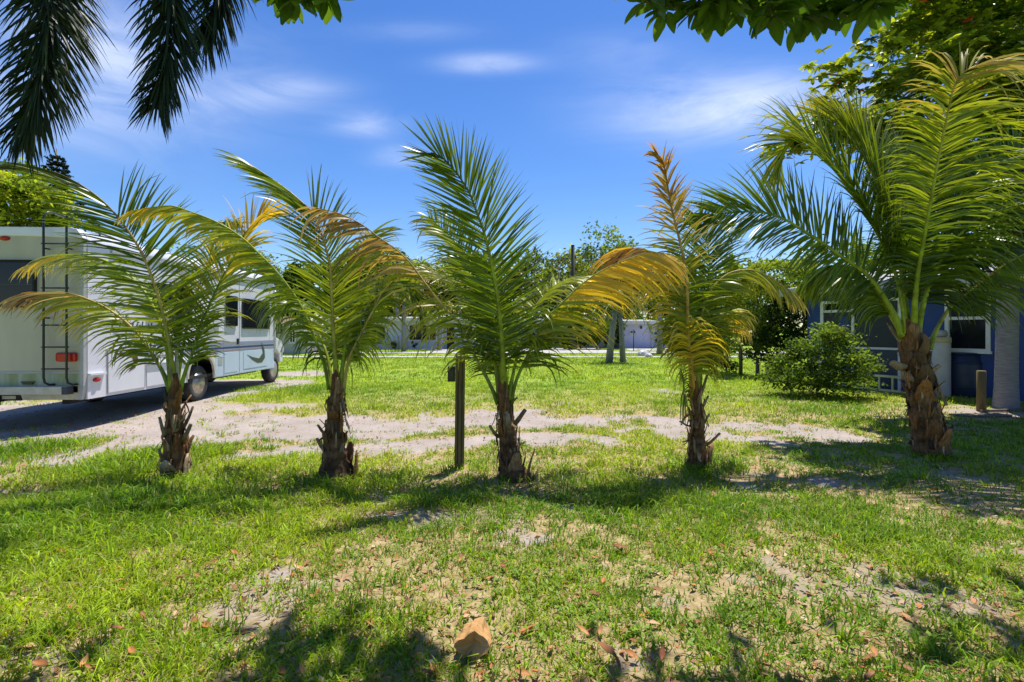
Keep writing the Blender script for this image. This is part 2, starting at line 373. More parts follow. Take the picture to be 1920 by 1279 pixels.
# ------------------------------------------------------------------ leaf strips (vectorised)
UP = np.array((0, 0, 1.))
def strips(p, d, L, w, wd, g, cb, ct, K=5, prof=(.55, 1, .95, .75, .45, .06), sag=None):
    n = len(p); V = np.zeros((n, K+1, 2, 3)); CC = np.zeros((n, K+1, 2, 3)); pos = p.copy(); d = unit(d)
    L = np.asarray(L); w = np.asarray(w); g = np.asarray(g)
    for k in range(K+1):
        x = wd-d*np.sum(wd*d, -1, keepdims=True); x = unit(x)
        h = (w*prof[min(int(k*(len(prof)-1)/K+.5), len(prof)-1)]/2)[:, None]
        V[:, k, 0] = pos-x*h; V[:, k, 1] = pos+x*h
        a = (k/K)**2; CC[:, k, :] = (cb*(1-a)+ct*a)[:, None, :]
        if k < K:
            pos = pos+d*(L/K)[:, None]
            d = unit(d-UP*(g*(k+1)/K*.55)[:, None])
    b = (np.arange(n)*2*(K+1))[:, None]; k = np.arange(K)[None]*2
    q = np.stack([b+k, b+k+1, b+k+3, b+k+2], -1).reshape(-1, 4)
    return V.reshape(-1, 3), q, CC.reshape(-1, 3)
def join(parts):
    vs, qs, cs, o = [], [], [], 0
    for v, q, c in parts: vs.append(v); qs.append(q+o); cs.append(c); o += len(v)
    return np.concatenate(vs), np.concatenate(qs), np.concatenate(cs)
def q_obj(name, part, mat, parent=None, origin=(0, 0, 0), smooth=True):
    v, q, c = part; return np_obj(name, v, q.ravel(), np.full(len(q), 4), c, mat, parent, origin, smooth)
def curve(pts, n):
    pts = np.array(pts, float); d = np.concatenate(([0], np.cumsum(np.linalg.norm(np.diff(pts, axis=0), axis=1)))); d /= d[-1]
    # Catmull-Rom by hermite with finite-difference tangents
    tg = np.gradient(pts, d, axis=0); u = np.linspace(0, 1, n); i = np.clip(np.searchsorted(d, u, 'right')-1, 0, len(pts)-2)
    h = (d[i+1]-d[i])[:, None]; s = ((u-d[i])/(d[i+1]-d[i]))[:, None]
    return (2*s**3-3*s**2+1)*pts[i]+(s**3-2*s**2+s)*h*tg[i]+(-2*s**3+3*s**2)*pts[i+1]+(s**3-s**2)*h*tg[i+1]
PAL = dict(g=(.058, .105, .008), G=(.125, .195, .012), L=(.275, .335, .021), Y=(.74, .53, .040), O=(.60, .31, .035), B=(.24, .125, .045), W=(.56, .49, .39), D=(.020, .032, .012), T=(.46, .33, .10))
def ramp(code, t):
    cs = np.array([PAL[c] for c in code]); x = np.clip(t, 0, 1)*(len(cs)-1); i = np.clip(x.astype(int), 0, max(len(cs)-2, 0)); f = (x-i)[:, None]
    return cs[0][None].repeat(len(t), 0) if len(cs) == 1 else cs[i]*(1-f)+cs[i+1]*f
def frond_geo(pts, N=(0, -1, .3), N2=None, t0=.25, L=.6, w=.030, n=80, droop=1.0, v=18, code='GG', tip='L', r0=.020, alpha=(78, 24), stalk='L', plumose=False, miss=.03, lo=.55, rnd=.10, sides=(1., 1.), smax=(1., 1.), taper=0):
    C_ = curve(pts, 48); T = unit(np.gradient(C_, axis=0)); m = MB()
    tt = np.linspace(0, 1, 48)
    rr = r0*(1-.88*tt**.8)+.0015; rc = ramp(stalk, tt)
    wd = np.cross(T[10], np.array(N, float)); 
    m.ribbon(C_, wd, rr*1.15*(1+1.2*np.exp(-tt*14)), rr*.8, 6, [tuple(c) for c in rc])
    parts = []
    for sd, sc_, sm_ in ((-1, sides[0], smax[0]), (1, sides[1], smax[1])):
        u = np.linspace(t0, .985, n)+rng.normal(0, .0035, n); u = np.clip(u[(rng.random(n) > miss) & (u < t0+sm_*(1-t0))], t0, .995); k = len(u)
        if k == 0: continue
        p = np.stack([np.interp(u, tt, C_[:, j]) for j in range(3)], -1); t_ = unit(np.stack([np.interp(u, tt, T[:, j]) for j in range(3)], -1))
        Nn = np.array(N, float)[None].repeat(k, 0)
        if N2 is not None: Nn = Nn*(1-u)[:, None]+np.array(N2, float)[None]*u[:, None]
        Nn = unit(Nn-t_*np.sum(Nn*t_, -1, keepdims=True)); S = np.cross(t_, Nn)*sd
        s = (u-t0)/(1-t0)
        al = np.radians(alpha[0]+(alpha[1]-alpha[0])*s**1.3+rng.normal(0, 4, k)+2.5*np.sin(u*rng.uniform(25, 45)+rng.uniform(0, 6))); be = np.radians(v+rng.normal(0, 7, k))
        if plumose: be = np.radians(rng.uniform(-75, 75, k))
        d = t_*np.cos(al)[:, None]+np.sin(al)[:, None]*(S*np.cos(be)[:, None]+Nn*np.sin(be)[:, None])
        d = unit(d+rng.normal(0, rnd*.5, (k, 3)))
        sh = lo+(1-lo)*np.sin(np.pi*np.clip((s+.12)/(1.12)*.86, 0, 1))
        sh = sh*(1-.25*s**3)*(1-taper*s)
        LL = L*sc_*sh*rng.uniform(1-rnd*1.6, 1+rnd*.8, k)
        cb = ramp(code, s+rng.normal(0, .13, k))*rng.uniform(.72, 1.28, (k, 1)); ct = ramp(tip, s)*rng.uniform(.7, 1.25, (k, 1)); 
        mixf = rng.uniform(0.1, .95, (k, 1)); ct = cb*(1-mixf)+ct*mixf
        dr_ = np.where(rng.random(k) < .05, 4.0, 1.0)
        parts.append(strips(p, d, LL, w*rng.uniform(.8, 1.15, k), t_+Nn*(.3+rng.normal(0, .55, (k, 1))), dr_*droop*rng.uniform(.7, 1.35, k)*(1 if plumose or droop < .8 else (1+.6*(1-s)**2.5)), cb, ct))
    return m, join(parts)

def px_path(pts, Y0, dy):
    n = len(pts); out = []
    for i, p in enumerate(pts):
        f = (i/(n-1))**1.2; out.append(P(p[0], p[1], Y0+(p[2] if len(p) > 2 else dy*f)))
    return out
def add_frond(root, o, path, name='frond', mat='leaf', **k):
    if not k.get('plumose'):
        k['n'] = int(k.get('n', 80)*1.42); k['w'] = k.get('w', .03)*.72; k['L'] = k.get('L', .6)*1.24
        if k.get('t0', .25) < .33: k['t0'] = k.get('t0', .25)*.84
    m, part = frond_geo(path, **k)
    st = m.build(name, M['rachis'], root, o, True, color=True)
    q_obj('leaflets', part, M[mat], st, o)
    return st

# ------------------------------------------------------------------ the row of young coconut palms
HB = [(.25, .135, .06), (.16, .088, .04), (.33, .20, .10), (.085, .05, .028), (.42, .31, .19), (.30, .135, .045)]
def husk(m, base, out, up, ln, w, flare, col, hook=0):
    out = np.array(out, float); out /= np.linalg.norm(out); side = np.cross(out, UP)
    pts = []; ws = []; ths = []
    for i in range(6):
        t = i/5; pts.append(np.array(base)+UP*ln*up*t+out*(flare*t**1.6-.01+hook*math.sin(t*3.1)*.5)-UP*max(0, hook)*t**3*.6+side*random.uniform(-.012, .012)*t)
        ws.append(w*(1-.72*t**1.3)*random.uniform(.85, 1.12)); ths.append(.014*(1-.6*t))
    c2 = [tuple(np.array(col)*(.75+.5*i/5)) for i in range(6)]
    m.ribbon(pts, side, ws, ths, 8, c2)
def coconut(label, base_px, crown_px, rb, rt, fronds, stubs, nb, seed, lean_y=0, flare=1.0, dark=1.0, hs=1.0):
    random.seed(seed); bx, by = ground_at(*base_px); o = (bx, by, float(gz(bx, by))-.03)
    root = thing('coconut_palm', label, 'palm tree', o, 0, 'row of young coconut palms')
    top = P(crown_px[0], crown_px[1], by+lean_y); b0 = np.array(o)
    m = MB(); n = 20; pts = []; rad = []; cols = []
    for i in range(n):
        t = i/(n-1); p = b0*(1-t)+top*t+np.array((math.sin(t*5+seed)*.012, 0, 0)); pts.append(p)
        r = rt+(rb-rt)*(1-t)**1.3+flare*rb*.75*math.exp(-t*13); rad.append(r*(1+.06*math.sin(i*2.1+seed)))
        c = np.array(HB[i % 2])*random.uniform(.6, 1.05)*dark*(.8 if t < .3 else 1); cols.append(tuple(c))
    ax = (top-b0)/np.linalg.norm(top-b0)
    for i in range(1, 6): pts.append(top+ax*.05*i*hs); rad.append(rt*(1-.13*i)); cols.append(tuple(np.array(HB[5])*random.uniform(.5, .9)*dark))
    m.tube(pts, rad, 16, cols, wob=.07); m.build('trunk', M['husk'], root, o, True, color=True)
    H = top[2]-b0[2]
    for i in range(nb):                                             # old torn leaf bases wrapped round the trunk
        t = .03+.90*(i+random.random()*.6)/nb; a = i*2.399+random.uniform(-.3, .3); out = np.array((math.cos(a), math.sin(a), 0))
        r = rt+(rb-rt)*(1-t)**1.3+flare*rb*.75*math.exp(-t*13); m = MB()
        ty = random.random(); upf = 1 if ty < .72 else -random.uniform(.35, .6)
        husk(m, b0*(1-t)+top*t+out*r*.88, out, upf if t > .25 else 1, random.uniform(.12, .30)*hs, r*random.uniform(.35, .95), (random.uniform(.0, .03) if ty < .5 else random.uniform(.03, .11))*hs, np.array(random.choice(HB))*random.uniform(.7, 1.2)*dark, random.choice((0, 0, 0, .07*hs)))
        m.build('leaf_base', M['husk'], root, o, True, color=True)
    for i in range(8):                                              # fibrous sheaths clasping the newest stalks
        a = i*.785+random.uniform(-.3, .3); out = np.array((math.cos(a), math.sin(a), 0)); m = MB()
        husk(m, b0*.06+top*.94+out*rt*.8, out, 1, random.uniform(.14, .28)*hs, rt*random.uniform(.4, .7), random.uniform(-.03, .03), np.array(random.choice(HB[:3]+HB[5:]))*random.uniform(.7, 1.1)*dark)
        m.build('leaf_sheath', M['husk'], root, o, True, color=True)
    for i in range(int(nb*2.2)):                                     # hanging fibres and torn strips
        t = random.uniform(.05, .95); a = random.uniform(0, 6.28); out = np.array((math.cos(a), math.sin(a), 0)); m = MB()
        r = rt+(rb-rt)*(1-t)**1.3+flare*rb*.75*math.exp(-t*13); p0 = b0*(1-t)+top*t+out*r*.95
        if i % 2: q0 = p0+out*random.uniform(.0, .02); pts = [p0, q0+UP*.05*hs, q0+out*.015+UP*.10*hs, q0+out*random.uniform(.0, .07)+UP*random.uniform(.12, .22)*hs]
        else: pts = [p0, p0+out*.03+UP*.02, p0+out*random.uniform(.03, .06)-UP*.05, p0+out*random.uniform(.02, .09)-UP*random.uniform(.08, .17)]
        pts[-1][2] = max(pts[-1][2], b0[2]+.02)
        m.ribbon(pts, np.cross(out, UP)+rng.normal(0, .3, 3), [.016, .014, .010, .003], [.004]*4, 6, tuple(np.array(random.choice(HB))*1.2*dark)); m.build('husk_strip', M['husk'], root, o, True, color=True)
    for (sx, sy, ex, ey, w, dy) in stubs:                           # cut leaf stalks
        a = P(sx, sy, by+lean_y*.5); e = P(ex, ey, by+lean_y*.5+dy); m = MB(); mid = (a+e)/2+np.array((0, 0, -.015))
        m.ribbon([a, mid, e], (1, 0, .3), [w*1.25, w, w*.75], [w*.55, w*.45, w*.4], 8, tuple(np.array(HB[4])*random.uniform(.45, .9)*dark)); m.build('cut_stalk', M['husk'], root, o, True, color=True)
    for f in fronds:
        f = dict(f); pts = f.pop('p'); dy = f.pop('dy', 0); add_frond(root, o, px_path(pts, by+lean_y, dy), **f)
    return root

FACE = (0, -1, .25)
p1 = [
 dict(p=[(327,745),(318,650),(301,570),(283,516),(260,464),(232,422),(203,387),(175,363),(143,342),(95,321),(52,316)], dy=-.35, N=(.25,-1,.2), N2=(.1,-.5,1), L=.60, n=78, code='LGGgD', tip='GLg', droop=.30, t0=.20, stalk='LTD', alpha=(74,10), v=4, sides=(1.0,1.05), smax=(1.,.62)),
 dict(p=[(334,745),(350,690),(362,660),(374,613),(390,578),(409,536),(428,501),(446,470),(462,433),(480,413),(498,396)], dy=.35, N=(-.3,-1,.25), L=.55, n=74, code='GGLLYYY', tip='LYYO', droop=.55, alpha=(66,26), t0=.18, stalk='LGg', sides=(.9,1.05)),
 dict(p=[(322,735),(300,688),(270,640),(222,592),(170,563),(122,549),(75,548),(42,552)], dy=-.3, N=(0,-.25,1), L=.44, n=60, code='GGLLTB', tip='LYBW', droop=.9, v=-30, alpha=(60,18), t0=.20, stalk='GTB'),
 dict(p=[(325,730),(305,620),(258,530),(205,492),(150,478),(95,482),(50,500)], dy=.5, N=(0,-.2,1), L=.42, n=60, code='GLLLY', tip='LWY', droop=.8, v=-20, alpha=(55,14), t0=.30, stalk='LL'),
 dict(p=[(331,740),(331,690),(333,640),(338,590),(345,545)], dy=.15, N=(.2,-1,.1), L=.30, n=30, code='LL', tip='LW', droop=.1, t0=.45, stalk='WL', r0=.026, alpha=(14,8)),
 dict(p=[(330,735),(345,640),(372,540),(395,480),(425,430)], dy=.9, N=(-.2,-.6,.7), L=.5, n=50, code='gGG', tip='GL', droop=.9, t0=.25),
]
p2 = [
 dict(p=[(632,735),(628,660),(624,600),(622,550),(619,500),(610,462),(600,432),(588,404),(560,374),(533,352),(497,327),(468,308)], dy=-.25, N=(.1,-1,.2), N2=(.5,-.6,.7), L=.52, n=84, code='LLLGGL', tip='LGL', droop=.30, t0=.20, stalk='LTT', alpha=(60,10), v=6, smax=(1.,.66)),
 dict(p=[(618,730),(610,690),(595,647),(580,610),(562,570),(540,537),(510,500),(485,475),(458,449),(428,428),(390,409),(357,397),(322,386),(285,389),(240,397)], dy=-.55, N=(.3,-.25,1), lo=.3, L=.38, n=60, w=.034, code='GGLLLY', tip='GLYY', droop=.9, alpha=(62,22), t0=.20, stalk='GLL', sides=(1,1), v=-48),
 dict(p=[(643,735),(655,672),(675,630),(700,582),(720,545),(738,528),(762,532),(788,560)], dy=-.2, N=(-.4,-.6,.6), L=.50, n=66, code='LLGG', tip='LGB', droop=1.2, alpha=(60,20), v=-10, t0=.22, stalk='TT'),
 dict(p=[(637,735),(645,680),(662,620),(684,570),(715,530),(750,520)], dy=.6, N=(-.3,-.3,1), L=.5, n=54, code='GGL', tip='GLW', droop=1.8, t0=.25),
 dict(p=[(636,735),(648,640),(660,540),(678,470),(694,436)], dy=.4, N=(-.1,-1,.2), L=.46, n=50, code='GGLL', tip='GB', droop=.5, t0=.28, alpha=(75,38), lo=.95, v=4, sides=(.35,1.0)),
 dict(p=[(626,735),(608,650),(575,590),(545,570),(515,590)], dy=.7, N=(.3,-.2,1), L=.5, n=50, code='gGG', tip='GLG', droop=2.0, t0=.25),
]
p3 = [
 dict(p=[(945,745),(943,700),(942,651),(937,592),(930,538),(920,487),(907,434),(895,401),(881,364),(867,340),(848,315),(827,294),(808,286)], dy=-.45, N=(.15,-1,.25), L=.60, n=98, code='gGGGG', tip='GGL', droop=.12, t0=.16, stalk='LLD', alpha=(66,26), v=4, r0=.026),
 dict(p=[(933,757),(925,735),(895,675),(878,640),(864,609),(841,585),(817,557),(794,527),(768,492),(742,467),(710,445),(680,422),(635,400),(592,390)], dy=-.35, N=(.4,-.35,.9), L=.56, n=58, w=.036, code='GLLTTBT', tip='YTBBW', droop=1.0, alpha=(64,30), t0=.22, stalk='GTB', rnd=.26, v=-50, miss=.34),
 dict(p=[(957,757),(969,711),(988,669),(1006,631),(1022,599),(1041,581),(1065,557),(1091,533),(1121,512),(1152,496),(1187,482),(1219,473),(1246,474)], dy=-.3, N=(-.35,-.35,.9), L=.62, n=64, w=.036, code='gGLYYYT', tip='GYYYT', droop=.75, alpha=(58,34), t0=.20, stalk='GLT', v=-48),
 dict(p=[(942,750),(925,660),(895,590),(862,545),(825,520),(790,516)], dy=.75, N=(.2,.0,1), L=.52, n=66, code='GLLW', tip='LWW', droop=.9, t0=.22),  # pale codes put sun glare into this frond's leaflet colour
 dict(p=[(945,750),(930,620),(893,510),(855,455),(828,428),(803,405)], dy=.45, N=(.2,-.8,.4), L=.42, n=60, code='GGLL', tip='LTB', droop=.7, t0=.30),
 dict(p=[(952,750),(972,660),(1000,580),(1035,543),(1080,528),(1130,540)], dy=.7, N=(-.2,-.2,1), L=.5, n=66, code='GLLL', tip='LW', droop=1.4, t0=.22),
 dict(p=[(938,752),(930,700),(918,640),(905,600),(895,560)], dy=.25, N=(.2,-1,.1), L=.36, n=44, code='GG', tip='GL', droop=.7, t0=.30),
]
p4 = [
 dict(p=[(1303,745),(1297,690),(1291,640),(1289,579),(1288,536),(1281,480),(1268,425),(1258,384),(1251,344),(1247,320),(1240,297),(1225,285)], dy=-.3, N=(0,-1,.25), L=.50, n=104, code='LLGGGTTBO', tip='YYLLTBOBO', droop=.5, t0=.16, stalk='OTB', alpha=(80,20), rnd=.26, v=6, taper=.45, miss=.14, r0=.030, lo=.28),
 dict(p=[(1308,740),(1312,620),(1332,545),(1368,512),(1405,506),(1440,518),(1470,538),(1498,556)], dy=-.2, N=(-.2,-.3,1), L=.38, n=50, w=.034, code='GGLLT', tip='LYT', droop=.8, v=-40, alpha=(58,24), t0=.26, stalk='LTT'),
 dict(p=[(1300,742),(1292,640),(1283,550),(1261,504),(1234,479),(1200,466),(1172,470),(1150,492)], dy=-.25, N=(.3,-.35,1), L=.58, n=54, w=.036, code='GLTYOTB', tip='YYTBB', droop=1.0, v=-45, alpha=(60,24), t0=.24, stalk='LTB', rnd=.2),
 dict(p=[(1306,740),(1316,640),(1326,560),(1330,490),(1322,440),(1308,405)], dy=.35, N=(0,-1,.3), L=.46, n=66, code='GGgGL', tip='GLL', droop=.4, t0=.24, alpha=(80,30)),
 dict(p=[(1300,742),(1292,620),(1274,540),(1250,500),(1225,500)], dy=.5, N=(.2,-.9,.4), L=.5, n=56, code='gGGL', tip='GT', droop=.9, t0=.25),
 dict(p=[(1302,760),(1298,690),(1292,640),(1285,610)], dy=-.25, N=(0,-1,.1), L=.46, n=26, code='LYL', tip='YLW', droop=2.2, t0=.35, stalk='OT', v=25),
 dict(p=[(1300,800),(1291,770),(1284,735),(1279,708),(1276,696)], dy=-.12, N=(.6,-.6,.5), L=.48, n=16, code='gGL', tip='BB', droop=3.0, t0=.45, w=.022, sides=(1,.3), r0=.012),
 dict(p=[(1309,738),(1322,650),(1342,600),(1365,590),(1385,615)], dy=.4, N=(-.2,-.3,1), L=.4, n=54, code='GLLY', tip='LYW', droop=1.9, t0=.25),
]
p5 = [
 dict(p=[(1712,645),(1714,600),(1716,560),(1722,505),(1732,450),(1741,400),(1750,350),(1760,295),(1772,238),(1782,190),(1792,155),(1818,128),(1860,122)], dy=-.8, N=(.05,-1,.45), N2=(-.1,-.6,.8), L=.66, n=120, code='gGGLLLT', tip='GGLLTW', droop=.85, t0=.24, w=.034, stalk='LLT', alpha=(72,50), v=4, r0=.036, sides=(.95,1.3)),
 dict(p=[(1695,630),(1668,575),(1630,520),(1576,480),(1538,453),(1502,430),(1466,409),(1428,398),(1383,398),(1345,403),(1312,419)], dy=-.35, N=(.15,.95,-.35), L=.66, n=110, code='gGGGG', tip='GGL', droop=.30, t0=.26, w=.034, stalk='LLg', alpha=(74,20), v=-6, r0=.032),
 dict(p=[(1700,625),(1678,510),(1642,433),(1612,382),(1576,334),(1547,299),(1520,272),(1492,262),(1468,280),(1455,315)], dy=.25, N=(.5,-.8,.4), L=.80, n=120, code='gGGLL', tip='GLT', droop=.45, t0=.30, w=.034, alpha=(56,20), v=25, r0=.03),
 dict(p=[(1702,620),(1684,480),(1653,370),(1633,320),(1609,266),(1582,236),(1552,222)], dy=.45, N=(.5,-.8,.3), L=.80, n=120, code='gGGGL', tip='GLY', droop=.3, t0=.30, w=.036, alpha=(48,20), v=25, r0=.03),
 dict(p=[(1704,620),(1694,500),(1684,400),(1684,330),(1690,280)], dy=.8, N=(0,-1,.3), L=.6, n=60, code='gGG', tip='GLW', droop=.6, t0=.32, w=.03),
 dict(p=[(1714,640),(1745,530),(1800,440),(1868,392),(1940,385),(2010,420)], dy=-.4, N=(-.3,-.4,.8), L=.75, n=80, code='gGGG', tip='GGL', droop=1.0, t0=.22, w=.034, r0=.03),
 dict(p=[(1740,655),(1763,605),(1785,573),(1808,553),(1850,520),(1888,493),(1960,465),(2030,470)], dy=-.5, N=(-.4,-.3,.9), L=.62, n=76, code='gGGG', tip='GLG', droop=1.0, v=-45, alpha=(64,30), t0=.30, w=.03, stalk='LTG', r0=.026),
 dict(p=[(1692,630),(1680,610),(1657,570),(1625,525),(1588,500),(1548,500),(1515,520)], dy=.15, N=(.3,-.25,1), L=.60, n=76, code='gGGG', tip='GGL', droop=1.1, v=-50, alpha=(66,30), t0=.22, w=.03, stalk='LG', r0=.03),
 dict(p=[(1714,635),(1752,480),(1812,350),(1880,290),(1950,275),(2030,300)], dy=.3, N=(-.4,-.6,.6), L=.75, n=84, code='gGGL', tip='GLW', droop=.8, t0=.28, w=.034),
 dict(p=[(1712,640),(1740,540),(1800,400),(1870,340),(1950,330)], dy=.9, N=(-.3,-.4,.8), L=.8, n=80, code='Dgg', tip='gG', droop=1.3, t0=.25, w=.036),
 dict(p=[(1708,640),(1725,520),(1770,380),(1830,300),(1900,270)], dy=1.1, N=(-.3,-.6,.6), L=.8, n=80, code='Dgg', tip='gG', droop=1.1, t0=.25, w=.036),
 dict(p=[(1710,640),(1735,560),(1780,500),(1840,470),(1900,480)], dy=.6, N=(-.3,-.3,1), L=.75, n=60, code='DgG', tip='gG', droop=1.7, t0=.25, w=.034),
]
coconut('young coconut palm beside the motorhome, its yellowing frond leaning toward the next palm', (325, 893), (328, 745), .115, .06, p1,
        [(310,820,299,782,.02,-.05),(345,800,362,762,.018,.03),(340,830,358,795,.022,-.08),(308,870,298,842,.018,-.08),(330,735,318,690,.014,-.05)], 20, 1, dark=1.0)
coconut('young coconut palm with flared woody base between the motorhome and the wooden post', (628, 890), (630, 738), .15, .062, p2,
        [(610,845,594,822,.022,-.08),(612,815,596,797,.018,-.1),(640,740,648,770,.014,-.1)], 20, 2, flare=1.5)
coconut('young coconut palm right beside the tall wooden post, one tall upright green frond', (963, 893), (944, 752), .12, .066, p3,
        [(955,805,985,768,.028,-.06),(935,820,918,798,.018,-.1),(962,835,985,828,.014,-.1),(950,760,970,745,.014,-.05)], 22, 3, flare=1.3)
coconut('thin coconut palm with a burnt orange upright frond and drooping yellow leaflets', (1310, 878), (1304, 748), .10, .058, p4,
        [(1310,750,1326,703,.018,-.05),(1312,772,1328,742,.016,-.05),(1315,800,1330,775,.016,-.06),(1318,838,1350,812,.022,-.08),(1298,800,1276,790,.012,-.1)], 20, 4, flare=.8, dark=1.0)
coconut('tallest coconut palm with thick leaning shaggy trunk in front of the blue house', (1748, 852), (1708, 645), .175, .12, p5,
        [(1690,640,1665,605,.03,.1),(1745,690,1775,760,.026,-.1),(1700,690,1672,680,.05,-.12),(1735,700,1762,685,.05,-.1)], 54, 5, flare=.25, hs=1.25, dark=1.15)

# ------------------------------------------------------------------ wooden posts
def post(name, label, px, py, h, w, cap=None, round_=False):
    x, y = ground_at(px, py); o = (x, y, float(gz(x, y))-.05); root = thing(name, label, 'post', o); m = MB()
    if round_:
        m.lathe([(w*.52, 0), (w*.5, h*.5), (w*.5, h), (w*.42, h+.012)], o, 'z', 18); m.build('post_body', M['wood'], root, o, True)
    else:
        Mx = Matrix.Translation(o) @ Matrix.Rotation(R(.6), 4, 'Y') @ Matrix.Rotation(R(6), 4, 'Z')
        m.box((-w/2, -w/2, 0), (w/2, w/2, h), Mx); m.build('post_body', M['wood'], root, o, False, .006)
        for s in (-1, 1):
            m = MB(); m.box((s*w*.2-.004, -w/2-.004, .1), (s*w*.2+.004, -w/2-.001, h-.05), Mx); m.build('split', M['dark'], root, o)
        m = MB(); m.box((-w/2-.085, -.045, h-.28), (-w/2-.002, .045, h-.115), Mx); bx = m.build('outlet_box', M['blackbox'], root, o, False, .006)
        m = MB(); m.box((-w/2-.075, -.053, h-.26), (-w/2-.02, -.0455, h-.135), Mx); m.build('cover', M['black'], bx, o, False, .003)
    return root
post('wooden_post', 'tall square weathered wooden post with a small black box near its top', 861, 876, 1.28, .105)
post('wooden_post', 'short round wooden post in front of the blue house', 1840, 769, .80, .145, round_=True)

# ------------------------------------------------------------------ motorhome
rv = thing('motorhome', 'white motorhome with rear ladder and striped side parked on the sandy track', 'motorhome', (-6.54, 7.78, .0), R(2.3))
O0 = (0, 0, 0); W_, LN, Z0, ZR = 2.42, 6.72, .45, 3.05
def rvp(m, name, mat, parent=rv, smooth=False, bevel=0): return m.build(name, M[mat], parent, O0, smooth, bevel)
m = MB(); prof = [(-W_, 1.0), (-W_, ZR-.16)]+[(-W_+.16-.16*math.cos(a), ZR-.16+.16*math.sin(a)) for a in np.linspace(.2, math.pi/2, 5)]+[(-.16+.16*math.sin(a), ZR-.16+.16*math.cos(a)) for a in np.linspace(0, 1.4, 6)]+[(0, ZR-.16), (0, 1.0)]
m.prism(prof, 'y', .03, LN); body = rvp(m, 'body', 'rvwhite')
def arch(cx, r, n=14): return [(cx-r*math.cos(a), .52+r*math.sin(a)) for a in np.linspace(0, math.pi, n)]
for x0 in (-.035, -W_):
    m = MB(); rw = 3.10; a = arch(rw, .50); a = [(p[0], max(p[1], Z0)) for p in a]
    m.prism([(.03, Z0), (rw-.5, Z0)]+a+[(rw+.5, Z0), (LN, Z0), (LN, .999), (.03, .999)], 'x', x0, x0+.035); rvp(m, 'side_skirt', 'rvwhite')
m = MB(); m.box((-W_+.04, .04, .50), (-.04, LN-.02, .56)); rvp(m, 'floor', 'dark')
m = MB(); m.box((-W_+.5, .3, .34), (-W_+.6, LN, .50)).box((-.6, .3, .34), (-.5, LN, .50)).box((-1.7, 3.0, .36), (-.7, 3.2, .50)).box((-1.9, 1.2, .38), (-.9, 2.2, .5)); rvp(m, 'chassis', 'dark')
# rear wall
m = MB(); prf = [(-W_+.02, .66), (-W_+.02, ZR-.19), (-W_+.08, ZR-.07), (-W_+.2, ZR-.02), (-.2, ZR-.02), (-.08, ZR-.07), (-.02, ZR-.19), (-.02, .66)]
m.prism(prf, 'y', -.03, .03); rear = rvp(m, 'rear_wall', 'rvrear_shade', bevel=.012)
m = MB(); m.box((-W_+.05, -.036, .66), (-.06, -.031, .85)); rvp(m, 'stained_band', 'rvgrime', rear)
m = MB(); m.box((-W_+.03, -.045, .853), (-.05, -.0305, .885)); rvp(m, 'trim_strip', 'trim', rear)
m = MB(); m.prism([(-.02, .66), (-.10, .66), (-.10, Z0), (-.07, Z0)], 'y', -.028, .04); m.prism([(-.96, .56), (-.105, .56), (-.105, Z0), (-.92, Z0)], 'y', -.02, .03); rvp(m, 'rear_apron', 'dirtywhite')
m = MB(); m.box((-.055, -.05, .66), (-.002, .02, ZR-.2)); m.prism([(-.058, .66), (.001, .66), (-.035, Z0), (-.09, Z0)], 'y', -.048, .018); rvp(m, 'corner_trim', 'trim', bevel=.008)
m = MB(); m.prism([(-.9, ZR-.10)]*1+[(-W_, ZR-.13), (-W_+.1, ZR+.01), (-W_+.2, ZR+.035), (-.2, ZR+.035), (-.1, ZR+.01), (0, ZR-.13)], 'y', -.05, .10); rvp(m, 'roof_cap', 'rvwhite', bevel=.02)
m = MB(); m.box((-1.95, -.052, 1.86), (-.70, -.0315, 2.58)); rw_ = rvp(m, 'rear_window', 'black', bevel=.05)
m = MB(); m.box((-1.91, -.058, 1.90), (-.74, -.0525, 2.54)); rvp(m, 'pane', 'glass', rw_)
m = MB(); m.box((-1.91, -.062, 2.20), (-.74, -.0585, 2.215)); rvp(m, 'glazing_bar', 'black', rw_)
for x, z in ((-1.17, 2.91), (-2.15, 2.91)):
    m = MB(); m.lathe([(.001, -.075), (.05, -.07), (.075, -.05), (.08, -.031)], O0, 'y', 16); m.v = [(p[0]+x, p[1], p[2]*.45+z) for p in m.v]; rvp(m, 'marker_light', 'red', smooth=True)
for x in (-.245, -W_+.245):
    m = MB(); m.box((x-.15, -.085, 1.035), (x+.15, -.031, 1.175)); rvp(m, 'tail_light', 'red', bevel=.03)
m = MB()
for x in (-.52, -.185):
    m.tube([(x+.09, -.035, .69), (x+.05, -.08, .685), (x+.01, -.12, .72), (x, -.13, .80), (x, -.13, 2.0), (x, -.13, 3.12), (x, -.12, 3.24), (x, -.06, 3.31), (x, .05, 3.32), (x, .42, 3.30), (x, .5, 3.24), (x, .52, 3.06)], .016, 8)
    m.tube([(x, -.13, 1.7), (x, -.03, 1.7)], .012, 6).tube([(x, -.13, 2.75), (x, -.03, 2.75)], .012, 6)
lad = rvp(m, 'ladder', 'black', smooth=True)
for z in (.93, 1.26, 1.59, 2.15, 2.82):
    m = MB(); m.tube([(-.55, -.131, z), (-.155, -.131, z)], .011, 8); rvp(m, 'rung', 'black', lad, True)
m = MB(); m.box((-W_+.1, -.17, .545), (-.16, -.06, .665)); bu = rvp(m, 'bumper', 'dirtywhite', bevel=.012)
for x in (-.16, -W_+.1):
    m = MB(); m.box((x-.06, -.178, .548), (x+.022, -.172, .662)).box((x+.0005, -.171, .548), (x+.022, -.06, .662)); rvp(m, 'bumper_cap', 'kick', bu)
